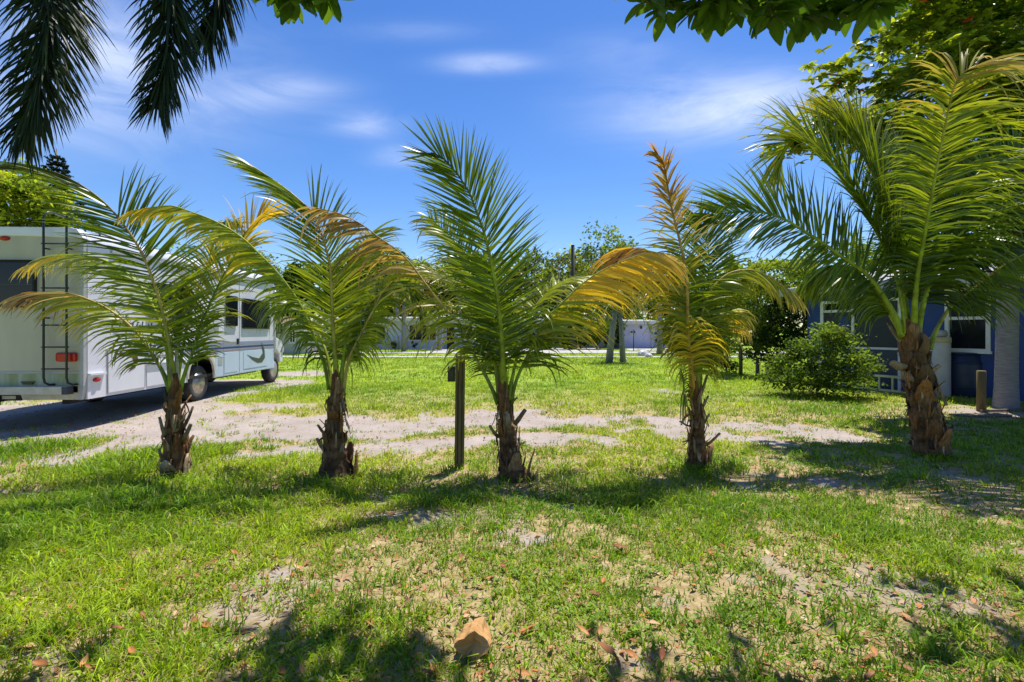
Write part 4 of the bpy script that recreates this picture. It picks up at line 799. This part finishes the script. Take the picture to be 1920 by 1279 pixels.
bx, by = ground_at(1886, 764); c6 = np.array((bx+.1, by, 5.6)); lp = []
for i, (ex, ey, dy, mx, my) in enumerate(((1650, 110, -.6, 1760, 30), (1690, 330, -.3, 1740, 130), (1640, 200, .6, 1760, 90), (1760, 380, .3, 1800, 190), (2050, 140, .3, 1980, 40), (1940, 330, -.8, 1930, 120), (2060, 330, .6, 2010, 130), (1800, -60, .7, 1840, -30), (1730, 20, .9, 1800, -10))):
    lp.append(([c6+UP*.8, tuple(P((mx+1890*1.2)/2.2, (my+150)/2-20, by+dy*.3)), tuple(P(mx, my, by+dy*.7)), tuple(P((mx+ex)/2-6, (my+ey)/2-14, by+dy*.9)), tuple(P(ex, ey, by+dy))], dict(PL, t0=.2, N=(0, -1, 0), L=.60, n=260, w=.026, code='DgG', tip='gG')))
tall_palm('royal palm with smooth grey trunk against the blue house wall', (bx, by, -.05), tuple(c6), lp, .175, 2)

# ------------------------------------------------------------------ far houses
def far_house(name, label, x0, x1, Y, dep, zr, wall, wins, doors, over=.6, roofmat='roof', slope=.25):
    o = ((x0+x1)/2, Y, 0); root = thing(name, label, 'house', o)
    def hbx(n, mt, a, b, par=root): m = MB(); m.box(a, b); return m.build(n, M[mt], par, o)
    hbx('wall', wall, (x0, Y, -.1), (x1, Y+dep, zr-.22))
    m = MB(); m.prism([(Y-over, zr-.2), (Y-over, zr), (Y+dep*.5, zr+slope), (Y+dep+over, zr), (Y+dep+over, zr-.2)], 'x', x0-.5, x1+.5); r_ = m.build('roof', M[roofmat], root, o)
    hbx('fascia', 'white', (x0-.55, Y-over-.05, zr-.24), (x1+.55, Y-over-.003, zr+.02), r_)
    for (a, b_, c, d_) in wins:
        f = hbx('window', 'white', (a-.07, Y-.05, c-.07), (b_+.07, Y-.002, d_+.07)); hbx('pane', 'glass', (a, Y-.06, c), (b_, Y-.0505, d_), f); hbx('sill', 'white', (a-.12, Y-.14, c-.13), (b_+.12, Y-.051, c-.072), f)
        hbx('glazing_bar', 'white', ((a+b_)/2-.025, Y-.068, c), ((a+b_)/2+.025, Y-.0605, d_), f)
    for (a, b_, h, mt) in doors:
        dd = hbx('door', mt, (a, Y-.05, 0), (b_, Y-.002, h)); hbx('handle', 'alu', (b_-.14, Y-.08, 1.0), (b_-.08, Y-.0505, 1.06), dd)
    return root, hbx
def wx(px, Y): return (px-960)/F*Y
Yh = 42.
r_, hx = far_house('white_house', 'long low white house with dark windows across the road', wx(592, Yh), wx(897, Yh), Yh, 7, 2.55, 'housewall',
          [(wx(690, Yh), wx(722, Yh), .78, 1.98), (wx(768, Yh), wx(791, Yh), .78, 1.98), (wx(793, Yh), wx(817, Yh), .78, 1.98), (wx(864, Yh), wx(884, Yh), 1.0, 1.9)], [(wx(660, Yh), wx(681, Yh), 2.05, 'navy'), (wx(838, Yh), wx(852, Yh), 2.05, 'dark')])
hx('wall', 'housewall', (wx(592, Yh), Yh-1.6, -.1), (wx(652, Yh), Yh-.001, 2.3))
hx('downpipe', 'trim', (wx(833, Yh), Yh-.1, 0), (wx(833, Yh)+.09, Yh-.003, 2.3)); hx('air_conditioner', 'tank', (wx(742, Yh), Yh-.7, 0), (wx(742, Yh)+.8, Yh-.01, .75)); hx('meter_box', 'tank', (wx(757, Yh), Yh-.14, 1.2), (wx(757, Yh)+.35, Yh-.003, 1.7))
for px, lb_ in ((700, 'small reddish plant under the left window of the long white house'), (738, 'small plant between the windows of the long white house'), (778, 'small dark plant under the double window of the long white house')):
    o_ = (wx(px, Yh-1), Yh-1.0, 0); tree('garden_plant', lb_, o_, [(o_[0], o_[1], .55, .22, .22, .4, 160, 6)], .03, .3, .09, ((.05, .05, .02), (.16, .13, .03)), 90+px, 'plant', 'plants along the white house wall')
Yb = 45.
far_house('beige_house', 'low beige house with a wide pale driveway', wx(915, Yb), wx(1140, Yb), Yb, 7, 2.45, 'beigewall', [(wx(930, Yb), wx(960, Yb), .9, 1.9), (wx(1080, Yb), wx(1100, Yb), .9, 1.9)], [(wx(985, Yb), wx(1050, Yb), 2.0, 'tank'), (wx(1062, Yb), wx(1075, Yb), 2.0, 'dark')])
Yw = 44.
r_, hx = far_house('white_building', 'plain white block building with one small dark vent', wx(1166, Yw), wx(1224, Yw), Yw, 8, 2.35, 'housewall', [(wx(1182, Yw), wx(1191, Yw), 1.36, 1.5)], [])
hx('downpipe', 'trim', (wx(1222, Yw)-.1, Yw-.1, 0), (wx(1222, Yw), Yw-.0605, 2.1)); hx('wall_lamp', 'dark', (wx(1200, Yw), Yw-.12, 1.7), (wx(1200, Yw)+.15, Yw-.061, 1.95))
far_house('white_annex', 'lower white annex right of the block building', wx(1232, Yw), wx(1330, Yw), Yw+1.5, 6, 2.1, 'housewall', [(wx(1245, Yw), wx(1262, Yw), .8, 1.6)], [(wx(1290, Yw), wx(1302, Yw), 1.9, 'dark')])
far_house('brown_roof_hut', 'small hut with brown roof beyond the motorhome cab', wx(520, 33), wx(562, 33), 33, 4, 2.0, 'beigewall', [(wx(545, 33), wx(553, 33), .8, 1.5)], [], roofmat='brownroof', slope=.5)
# poles
def pole(label, px, Y, z, r, mat='pole', cross=False):
    o = (wx(px, Y), Y, 0); root = thing('utility_pole', label, 'pole', o); m = MB(); m.tube([(o[0], Y, -.2), (o[0], Y, z*.5), (o[0], Y, z)], [r*1.15, r, r*.9], 12); m.build('shaft', M[mat], root, o, True)
    m = MB(); m.lathe([(r*.95, z-.001), (r*.8, z+.05), (.001, z+.06)], (o[0], Y, 0), 'z', 12); m.build('cap', M[mat], root, o, True)
pole('thick dark utility pole rising above the far trees', 1074, 40, 8.25, .155)
pole('thin antenna mast above the far houses', 825, 44, 8.0, .03)
pole('slim black pole before the white block building', 1188, 38, 1.55, .03)
pole('slim pole on the lawn before the long white house', 748, 38, 1.1, .025)
# stones by the road edge
for i, (px, py, s) in enumerate(((1205, 668, .34), (1216, 670, .22), (1168, 678, .2))):
    x, y = ground_at(px, py); bm = bmesh.new(); bmesh.ops.create_icosphere(bm, subdivisions=2, radius=s)
    for v in bm.verts: v.co *= 1+random.uniform(-.12, .12); v.co.z *= .7
    me = bpy.data.meshes.new('stone'); bm.to_mesh(me); bm.free(); me.materials.append(M['tank']); ob = bpy.data.objects.new('stone', me); C.objects.link(ob); ob.location = (x, y, s*.4)
    tag(ob, ['larger grey stone beside the sidewalk edge', 'small grey stone touching the larger stone', 'grey stone at the foot of the leaning palm pair'][i], 'stone')

# ------------------------------------------------------------------ broad leaved trees overhead (near) and at right
def leaf_mesh(name, L, W, curl, fold, col, seed, tipw=.6):
    r = random.Random(seed); vs, fs, cs = [], [], []; n = 6
    for i in range(n+1):
        t = i/n; w = W*(math.sin(math.pi*min(1, t**.75*.93+.035)))*(.55+.45*t if tipw else 1)*(1 if i else .15)
        z = -curl*L*t*t; 
        for s in (-1, 0, 1):
            vs.append((s*w, L*t*(1-.15*curl*t), z+abs(s)*fold*w+r.uniform(-.004, .004))); k = (.85 if s else 1.1); cs.append((col[0]*k, col[1]*k, col[2]*k))
    for i in range(n):
        for s in range(2): a = i*3+s; fs.append((a, a+1, a+4, a+3))
    me = bpy.data.meshes.new(name); me.from_pydata(vs, [], fs); at = me.color_attributes.new('Col', 'FLOAT_COLOR', 'POINT')
    at.data.foreach_set('color', np.array([(*c, 1) for c in cs], np.float32).ravel())
    for p in me.polygons: p.use_smooth = True
    return me
LV = [leaf_mesh('leaf', .17*s, .056*s, c, f, col, i) for i, (s, c, f, col) in enumerate(((1, .2, .25, (.055, .12, .012)), (.85, .35, .3, (.075, .15, .014)), (1.1, .15, .2, (.10, .18, .018)), (.7, .3, .3, (.17, .25, .02))))]
for me in LV: me.materials.append(M['near_leaf'])
def rot_to(d, up=(0, 0, 1)):
    y = Vector(d).normalized(); z = Vector(up)-y*Vector(up).dot(y); z.normalize(); x = y.cross(z); return Matrix((x, y, z)).transposed().to_4x4()
na = thing('almond_tree', 'overhanging broadleaf tree with large leaves at the top of the view', 'tree', (3.6, -1.6, -.05)); oa = np.array((3.6, -1.6, -.05)); m = MB()
m.tube([oa, oa+(.1, .05, 1.5), oa+(.0, .2, 3.2), oa+(-.1, .3, 5.2)], [.2, .16, .13, .08], 12); m.build('trunk', M['bark'], na, oa, True)
random.seed(12); nl = 0
twigs = [[(1165, -18), (1215, 0), (1250, 18)], [(1290, -30), (1310, -5), (1318, 14)], [(1380, -30), (1385, 0), (1405, 15)], [(1420, -30), (1440, 10), (1448, 30)], [(1480, -25), (1490, 15), (1500, 35)], [(1560, -30), (1545, 10), (1530, 28)], [(1620, -30), (1600, 0), (1590, 20)],
         [(1335, -40), (1345, -15), (1350, 0)], [(1460, -40), (1470, -10), (1475, 5)], [(1515, -40), (1520, -15), (1515, 0)], [(1660, -40), (1650, -10), (1640, 10)], [(545, -60), (552, -25), (556, -2)], [(590, -70), (600, -30), (612, -10)], [(520, -60), (525, -30), (530, -15)]]
fill = []
for ti, tw in enumerate(twigs):
    Yt = random.uniform(2.5, 3.1); pts = [P(a, b_, Yt+.05*i) for i, (a, b_) in enumerate(tw)]
    src = oa+np.array((-.1, .3, 3.6)) if ti < 11 else oa+np.array((-.1, .3, 4.4)); mid = (src+pts[0])/2+UP*.45
    m = MB(); cu_ = curve([src, (src*.6+mid*.4)+rng.normal(0, .06, 3), mid+rng.normal(0, .05, 3)]+pts, 14); m.tube(list(cu_), list(np.linspace(.030, .006, 14)), 6); fill += [c_ for c_ in cu_[4:13] for _ in range(4)]; lb = m.build('branch', M['bark'], na, oa, True)
    for hp in (pts[1], pts[2], (pts[1]+pts[2])/2):
        n_ = 6 if hp is not pts[2] else 7
        for k in range(n_):
            a = k*2.4+random.uniform(-.3, .3); d = Vector((math.cos(a), math.sin(a), random.uniform(-.95, .25))); d.normalize()
            ob = bpy.data.objects.new('leaf', random.choice(LV[:3])); C.objects.link(ob); ob.parent = lb; s = random.uniform(.75, 1.1)
            ob.matrix_local = Matrix.Translation(Vector(hp-oa)+d*.012) @ rot_to(d, (random.uniform(-.4, .4), random.uniform(-.4, .4), 1)) @ Matrix.Scale(s, 4); nl += 1
# the rest of its canopy, above the picture, shades the near ground
shade = []
for (gx, gy, h, r_, n_) in ((-.95, 2.3, 5.5, .30, 90), (-.55, 2.15, 5.3, .25, 70), (-1.15, 2.05, 5.6, .25, 70), (.55, 2.1, 5.3, .28, 70), (1.0, 2.2, 5.4, .22, 50), (2.35, 2.55, 5.4, .34, 100), (2.6, 2.9, 5.6, .3, 80), (2.2, 2.25, 5.2, .3, 80), (-2.1, 2.3, 5.5, .22, 50), (.2, 1.5, 5.0, .5, 120), (1.6, 1.3, 5.0, .5, 120), (2.6, .6, 5.2, .7, 150), (.6, .2, 5.4, .7, 150)):
    k_ = h/math.tan(SUN_EL); shade.append((gx+math.sin(SUN_AZ)*k_, gy+math.cos(SUN_AZ)*k_, h, r_, r_, .22, n_, 9))
# keep these clusters out of the view: above the top edge of the frame
shade = [s for s in shade if (s[2]-.45-EYE)/max(s[1]+s[4], .1)*F > HOR+15 or s[1] < .3] 
shade = [(*s_[:6], int(s_[6]*(.75 if i_ < 3 or i_ > 8 else .22)), s_[7]) for i_, s_ in enumerate(shade)]
V, q_, c_ = leaf_cloud(shade, .10, ((.06, .12, .012), (.12, .2, .02)), 3, .5, 1.5, .5); cr_ = q_obj('crown', (V, q_, c_), M['near_leaf'], na, tuple(oa), False)
fp = []; fd = []
for c_ in fill:                                                     # leaves all along the branches above the view
    h_ = c_+rng.normal(0, .11, 3)
    if h_[1] > .2 and (h_[2]-.07-EYE)/h_[1]*F < HOR+4: continue
    for k in range(7): a = k*2.4+random.uniform(-.3, .3); fp.append(h_); fd.append((math.cos(a), math.sin(a), random.uniform(-.6, .4)))
fp = np.array(fp); fd = unit(np.array(fd)); fL = rng.uniform(.10, .18, len(fp)); fc = np.array((.075, .15, .014))*rng.uniform(.7, 1.4, (len(fp), 1))
q_obj('inner_foliage', strips(fp, fd, fL, fL*.5, np.cross(fd, UP)+rng.normal(0, .3, fp.shape), np.full(len(fp), .5), fc, fc*1.1, K=3, prof=(.3, .9, 1., .1)), M['near_leaf'], na, tuple(oa))
m = MB()
for s in shade:
    e = np.array(s[:3]); src = oa+np.array((-.05, .25, 4.0)); m.tube([src, (src+e)/2+UP*.3, e], [.05, .03, .008], 6)
m.build('upper_branch', M['bark'], na, oa, True)

rt_o = np.array((9.3, 8.6, -.05)); rt_ = thing('almond_tree', 'broadleaf tree with leaf clusters reaching left above the tallest coconut palm', 'tree', tuple(rt_o)); m = MB()
m.tube([rt_o, rt_o+(.1, .0, 2.2), rt_o+(.0, -.1, 4.2), rt_o+(.2, 0, 6.4)], [.2, .16, .13, .07], 12); m.build('trunk', M['bark'], rt_, rt_o, True)
BRN = [([(1960, 60), (1820, 40), (1720, 50), (1650, 78)], 7.8), ([(1940, 210), (1780, 170), (1650, 150), (1540, 138)], 7.6), ([(1940, 330), (1720, 260), (1580, 225), (1530, 205)], 8.0), ([(1720, 270), (1600, 250), (1530, 262), (1475, 275)], 7.8), ([(1960, 0), (1850, -10), (1750, 0), (1680, 20)], 7.6), ([(1960, 120), (1880, 90), (1820, 80), (1780, 95)], 7.3),
       ([(1900, 330), (1800, 260), (1700, 220), (1610, 215)], 9.6), ([(1900, 380), (1800, 320), (1720, 300), (1640, 290)], 9.8), ([(1900, 440), (1820, 390), (1760, 370), (1700, 380)], 9.8), ([(1930, 90), (1850, 60), (1780, 50), (1700, 60)], 8.8), ([(2000, 520), (1950, 480), (1900, 470), (1850, 490)], 9.4),
       ([(2010, 260), (1950, 250), (1900, 262), (1860, 285)], 9.0), ([(2020, 350), (1950, 330), (1890, 345), (1840, 370)], 9.2), ([(2020, 430), (1960, 420), (1900, 440), (1860, 470)], 9.2), ([(2020, 60), (1930, 30), (1870, 20), (1820, 15)], 8.2), ([(1930, 240), (1850, 230), (1790, 250), (1740, 290)], 9.0), ([(1900, 110), (1830, 120), (1760, 125), (1700, 130)], 8.6),
       ([(1960, 300), (1880, 230), (1820, 190), (1790, 180)], 8.2), ([(1960, 420), (1900, 350), (1860, 300), (1830, 290)], 8.4), ([(1960, 480), (1920, 430), (1880, 400), (1850, 410)], 8.6), ([(1850, 300), (1760, 330), (1700, 350), (1660, 340)], 8.5), ([(1950, 170), (1910, 150), (1870, 140), (1850, 150)], 7.2)]
r8 = np.random.default_rng(8); LVp = []; bm_ = MB(); LC = []
for bi, (pp, Yt) in enumerate(BRN):
    pts = [P(a, b_, Yt) for a, b_ in pp]; cu = curve(pts, 14); bm_.tube([rt_o+np.array((.05, 0, max(2.5, min(6., pts[0][2]-.6)))), *cu[::2], cu[-1]], [.06]+[.035-.0035*i for i in range(8)], 6)
    for j, c in enumerate(cu):
        for _ in range(17 if j < 9 else 18):
            h = c+r8.normal(0, 1, 3)*np.array((.16, .22, .11))
            nn_ = r8.integers(6, 10); tone = r8.uniform(.6, 1.4); mixv = np.clip(r8.normal(.38 if j < 9 else .6, .28), 0, 1)
            for k in range(nn_):
                a = k*2.4+r8.uniform(-.3, .3); LC.append((h, (math.cos(a), math.sin(a), r8.uniform(-.6, .45)), r8.uniform(.09, .15), tone*r8.uniform(.8, 1.2), mixv))
p_ = np.array([l[0] for l in LC]); d_ = unit(np.array([l[1] for l in LC])); L_ = np.array([l[2] for l in LC]); tn = np.array([l[3] for l in LC])[:, None]; mv = np.array([l[4] for l in LC])[:, None]
cb = (np.array((.060, .125, .012))*(1-mv)+np.array((.34, .40, .03))*mv)*tn; fl = r8.random(len(cb)) < .006; cb[fl] = (.55, .10, .02)
q_obj('crown', strips(p_, d_, L_, L_*.40, np.cross(d_, UP)+r8.normal(0, .35, p_.shape), np.full(len(L_), .5), cb, cb*1.1, K=3, prof=(.35, .95, 1., .1)), M['near_leaf'], rt_, tuple(rt_o)); bm_.build('branches', M['bark'], rt_, rt_o, True)

# ------------------------------------------------------------------ paper bag
x, y = ground_at(884, 1232); o = (x, y+.05, float(gz(x, y))); m = MB(); random.seed(5); n = 18; rings = []
for i in range(9):                                                  # crumpled, lying on its side, mouth to the camera
    t = i/8; ring = []
    for k in range(n):
        a = 2*math.pi*k/n; rr = (.068+.010*math.cos(a*4+.6)+.005*math.sin(a*3+t*5))*(1-.28*t*t)*(1+random.uniform(-.07, .07)); 
        ring.append((o[0]+rr*1.1*math.cos(a)+.02*t, o[1]-.06+.155*t+random.uniform(-.006, .006)+.012*math.sin(a*2)*(1-t), max(o[2]+.002, o[2]+.062+rr*.95*math.sin(a))))
    rings.append(ring)
m.v = [p for r_ in rings for p in r_]; m.f = [(i*n+k, i*n+(k+1) % n, (i+1)*n+(k+1) % n, (i+1)*n+k) for i in range(8) for k in range(n)]; m.f.append(tuple(range(8*n, 9*n)))
inner = [tuple(np.array(p)*.55+np.array((o[0], o[1]-.06+random.uniform(.006, .03), o[2]+.06))*.45) for p in rings[0]]; b_0 = len(m.v); m.v += inner; m.f += [(k, (k+1) % n, b_0+(k+1) % n, b_0+k) for k in range(n)]
m.v.append((o[0]+.012, o[1]-.028, o[2]+.072)); m.f += [(b_0+k, b_0+(k+1) % n, b_0+n) for k in range(n)]; m.c = [(1, 1, 1)]*len(m.v)
bag = m.build('paper_bag', M['paper'], None, o); so = bag.modifiers.new('thickness', 'SOLIDIFY'); so.thickness = .0015
tag(bag, 'crumpled brown paper bag lying in the grass among dry leaves', 'paper bag')

# ------------------------------------------------------------------ fallen leaves
DL = [leaf_mesh('dry_leaf', .085*s, .026*s, c, f, col, 20+i) for i, (s, c, f, col) in enumerate(((1, -.3, .5, (.42, .17, .05)), (.8, -.5, .6, (.50, .24, .09)), (1.15, -.2, .4, (.26, .11, .04)), (.9, .3, .5, (.55, .33, .17)), (.7, -.4, .7, (.36, .12, .045))))]
for me in DL: me.materials.append(M['dryleaf'])
random.seed(3); nleaf = 0
big = [(1148, 1026, 1.3, 2), (975, 1195, 1.0, 0), (1035, 1215, .8, 1), (1105, 1205, 1.0, 1), (1215, 1180, .9, 3), (690, 1170, .8, 0), (665, 1150, .7, 1), (870, 1165, .7, 3), (1240, 1250, 1.0, 4), (90, 1260, .9, 0), (235, 1190, .9, 4), (330, 1150, .7, 3), (860, 1060, .7, 1), (1160, 1250, 1.2, 2)]
def put_leaf(x, y, s, k):
    ob = bpy.data.objects.new('dry_leaf', DL[k]); C.objects.link(ob); ob.location = (x, y, float(gz(x, y))+.018*s+random.uniform(.0, .02)); ob.rotation_euler = (random.uniform(-.2, .2), random.uniform(-.3, .3), random.uniform(0, 6.28)); ob.scale = (s, s, s)
    tag(ob, 'fallen curled orange brown leaf lying in the thin grass', 'leaf', 'fallen dry leaves in the grass')
for a, b_, s, k in big: put_leaf(*ground_at(a, b_), s, k)
while nleaf < 270:
    y = 2.15+4.3*random.random()**1.7; x = random.uniform(-1, 1)*y*1.0
    if random.random() > float(sstep(.25, .6, fbm(np.array(x*.8+9), np.array(y*.8), 41, 3))): continue
    put_leaf(x, y, random.uniform(.35, .85), random.randrange(5)); nleaf += 1
# fine litter: chips, straw and leaf crumbs, beyond counting
r9 = np.random.default_rng(9); n = 16000; yy = 2.0+8.0*r9.random(n)**1.3; xx = r9.uniform(-1.04, 1.04, n)*yy
k = r9.random(n) < np.clip(fbm(xx*1.1, yy*1.1, 51, 4)*1.4-.25+.4*sstep(1.2, .4, np.hypot(xx-4.6, yy-4.9)), .05, 1); xx, yy = xx[k], yy[k]; n = len(xx)
c = np.stack([xx, yy, gz(xx, yy)+r9.uniform(.004, .02, n)], -1); nrm = unit(r9.normal(size=(n, 3))*.35+UP); a = unit(np.cross(nrm, r9.normal(size=(n, 3)))); b_ = np.cross(nrm, a); s = r9.uniform(.008, .034, (n, 1)); a = a*s; b_ = b_*s*r9.uniform(.15, .6, (n, 1))
pc = np.array([(.40, .20, .08), (.30, .15, .06), (.52, .38, .22), (.45, .17, .05), (.20, .10, .05)])[r9.integers(0, 5, n)]*r9.uniform(.7, 1.2, (n, 1))
lo_ = q_obj('leaf_litter', (np.stack([c-a, c+b_, c+a, c-b_], 1).reshape(-1, 3), np.arange(4*n).reshape(n, 4), pc.repeat(4, 0)), M['dryleaf'], None, (0, 0, 0), False)
tag(lo_, 'fine brown leaf litter and straw scattered over the sandy lawn', 'leaf litter', None, 'stuff')

# ------------------------------------------------------------------ grass
TALL = [(*ground_at(a, b_), r_, h_) for a, b_, r_, h_ in ((300, 860, .7, .20), (230, 880, .6, .18), (180, 965, 1.3, .17), (420, 950, .9, .13), (60, 980, 1.0, .16), (1265, 760, .5, .10), (815, 765, .35, .20), (700, 770, .3, .12), (650, 915, .5, .12), (1230, 940, .8, .09), (880, 960, .6, .07), (1290, 950, .6, .08), (1540, 770, 1.2, .08), (40, 845, .8, .14), (560, 860, .5, .08), (1060, 760, .3, .12), (440, 730, 1.4, .12), (560, 735, 1.5, .10), (1330, 880, .5, .09), (1650, 1000, .7, .05), (1560, 1130, .6, .04), (300, 1170, .8, .05), (130, 1180, .8, .05), (650, 1120, .5, .05), (325, 897, .3, .09), (600, 893, .3, .09), (660, 893, .3, .09), (963, 897, .25, .07), (1310, 882, .3, .09), (860, 880, .2, .10), (1745, 856, .3, .06))]
def inside(x, y):      # footprints where nothing grows
    v = (x+.04*(y-7.8) > -9.1) & (x+.04*(y-7.8) < -6.75) & (y > 8.2) & (y < 14.3)
    s = ((x-8.98)*.385+(y-14.7)*-.923); t_ = ((x-8.98)*.923+(y-14.7)*.385); v |= (t_ > -.15) & (s > -.6)
    v |= ((y > 28.5) & (y < 29.8)) | ((y > 34.1) & (y < 36.3)) | ((y > 36) & (((x > -6.3) & (x < -4.3)) | ((x > .1) & (x < 7.5))))
    return v
def tall(x, y):
    h = np.zeros_like(x)
    for a, b_, r_, hh in TALL: h = np.maximum(h, hh*np.exp(-((x-a)**2+(y-b_)**2)/(r_*r_)*1.2))
    return h
def grass(y0, y1, dens, per, hgt, wid, seed, spread, name, label, xm=1.05):
    r = np.random.default_rng(seed); area = xm*(y1*y1-y0*y0)+1.0*(y1-y0); n = int(area*dens/per)
    y = np.sqrt(r.uniform(y0*y0, y1*y1, n)); x = r.uniform(-1, 1, n)*(xm*y+.5)
    mk = smask(x, y); cov = fbm(x*.7+31, y*.7, 61, 4); fine = fbm(x*2.6, y*2.6, 67, 3); tl = tall(x, y)
    den = np.clip(1.04-1.22*mk, 0.05, 1)*np.clip(.42+1.25*sstep(.33, .60, cov*.5+fine*.5), 0, 1); den = np.clip(np.maximum(den, tl*5), 0, 1)
    k = (r.random(n) < den) & ~inside(x, y); x, y, tl, mk, cov = x[k], y[k], tl[k], mk[k], cov[k]
    n = len(x); X_ = x.repeat(per); Y_ = y.repeat(per); N = n*per; off = r.normal(0, spread, (N, 2))*(1+4*tl.repeat(per)[:, None]); X_ = X_+off[:, 0]; Y_ = Y_+off[:, 1]
    T_ = tl.repeat(per); ch = (r.uniform(.45, 1.2, n)+.9*(r.random(n) < .10)).repeat(per); h = (hgt*ch+T_*.75)*r.uniform(.45, 1.25, N)*(1-.35*mk.repeat(per)); az = np.arctan2(off[:, 1], off[:, 0])+r.normal(0, .8, N); ln = r.uniform(.25, 1.7, N)*h
    o = np.stack([np.cos(az), np.sin(az), np.zeros(N)], -1); w = wid*r.uniform(.6, 1.4, N)*(1+T_*1.5); fa = r.uniform(0, 6.28, N); sd = np.stack([np.cos(fa), np.sin(fa), np.zeros(N)], -1)
    b0 = np.stack([X_, Y_, gz(X_, Y_)-.006], -1); md = b0+UP*(h*.58)[:, None]+o*(ln*.30)[:, None]; tp = b0+UP*(h*np.clip(.92-.25*(ln/h)**2, .3, 1))[:, None]+o*(ln)[:, None]
    V = np.stack([b0-sd*(w/2)[:, None], b0+sd*(w/2)[:, None], md+sd*(w*.42)[:, None], md-sd*(w*.42)[:, None], tp], 1).reshape(-1, 3)
    i = np.arange(N)[:, None]*5; loops = np.concatenate([i+np.array([[0, 1, 2, 3]]), i+np.array([[3, 2, 4]])], 1).ravel(); tots = np.tile((4, 3), N)
    mixv = np.clip((cov.repeat(per)-.5)*2.2+.55+r.normal(0, .22, N)-T_*2.5, 0, 1)[:, None]; col = np.array((.14, .29, .010))*(1-mixv)+np.array((.38, .51, .020))*mixv
    dry = r.random(N) < .05; col[dry] = np.array((.42, .34, .15)); col = col*r.uniform(.6, 1.3, (N, 1))*r.uniform(.7, 1.25, n).repeat(per)[:, None]; col = col.repeat(5, 0)
    ob = np_obj(name, V, loops, tots, col, M['grass'], None, (0, 0, 0)); tag(ob, label, 'grass', None, 'stuff')
grass(1.9, 4.6, 6200, 11, .052, .0072, 101, .026, 'grass', 'short patchy lawn grass nearest to the viewer side of the palms', 1.45)
grass(4.6, 8.5, 2600, 10, .060, .0092, 102, .034, 'grass', 'lawn grass round the feet of the coconut palms', 1.35)
grass(8.5, 15, 900, 9, .075, .011, 103, .05, 'grass', 'bright lawn grass beyond the sandy track')
grass(15, 28.4, 190, 8, .10, .022, 104, .09, 'grass', 'lawn grass stretching to the sidewalk')
grass(29.8, 41, 50, 7, .10, .035, 105, .12, 'grass', 'verge grass between the sidewalk and the far houses', .7)
# small broad-leaved weeds in the lawn
r = np.random.default_rng(77); n = 5200; y = 2.0+6.5*r.random(n)**1.2; x = r.uniform(-1.04, 1.04, n)*y; k = (r.random(n) < np.clip(fbm(x*1.3+5, y*1.3, 71, 3)*2.6-.95, .02, 1)*np.clip(1.1-smask(x, y)*1.2, .03, 1)); x, y = x[k], y[k]; n = len(x); per = 6
X_ = x.repeat(per)+r.normal(0, .018, n*per); Y_ = y.repeat(per)+r.normal(0, .018, n*per); a = r.uniform(0, 6.28, n*per); d = np.stack([np.cos(a), np.sin(a), r.uniform(.1, .9, n*per)], -1)
p = np.stack([X_, Y_, gz(X_, Y_)+r.uniform(.008, .035, n*per)], -1); Lw = r.uniform(.016, .038, n*per); cb = (np.array((.13, .27, .022))+r.random((n*per, 1))*np.array((.16, .15, .015)))*r.uniform(.75, 1.2, (n*per, 1))
wv = q_obj('ground_weeds', strips(p, unit(d), Lw, Lw*.55, np.cross(d, UP), np.full(n*per, .8), cb, cb*1.1, K=2, prof=(.3, 1., .1)), M['grass']); tag(wv, 'small broad leaved weeds scattered through the lawn', 'weeds', None, 'stuff')
print('objects', len(bpy.data.objects), 'tris', sum(sum(len(p.vertices)-2 for p in me.polygons) for me in [o.data for o in bpy.data.objects if o.type == 'MESH'] if len(me.polygons) < 5000), 'leaves', nl)
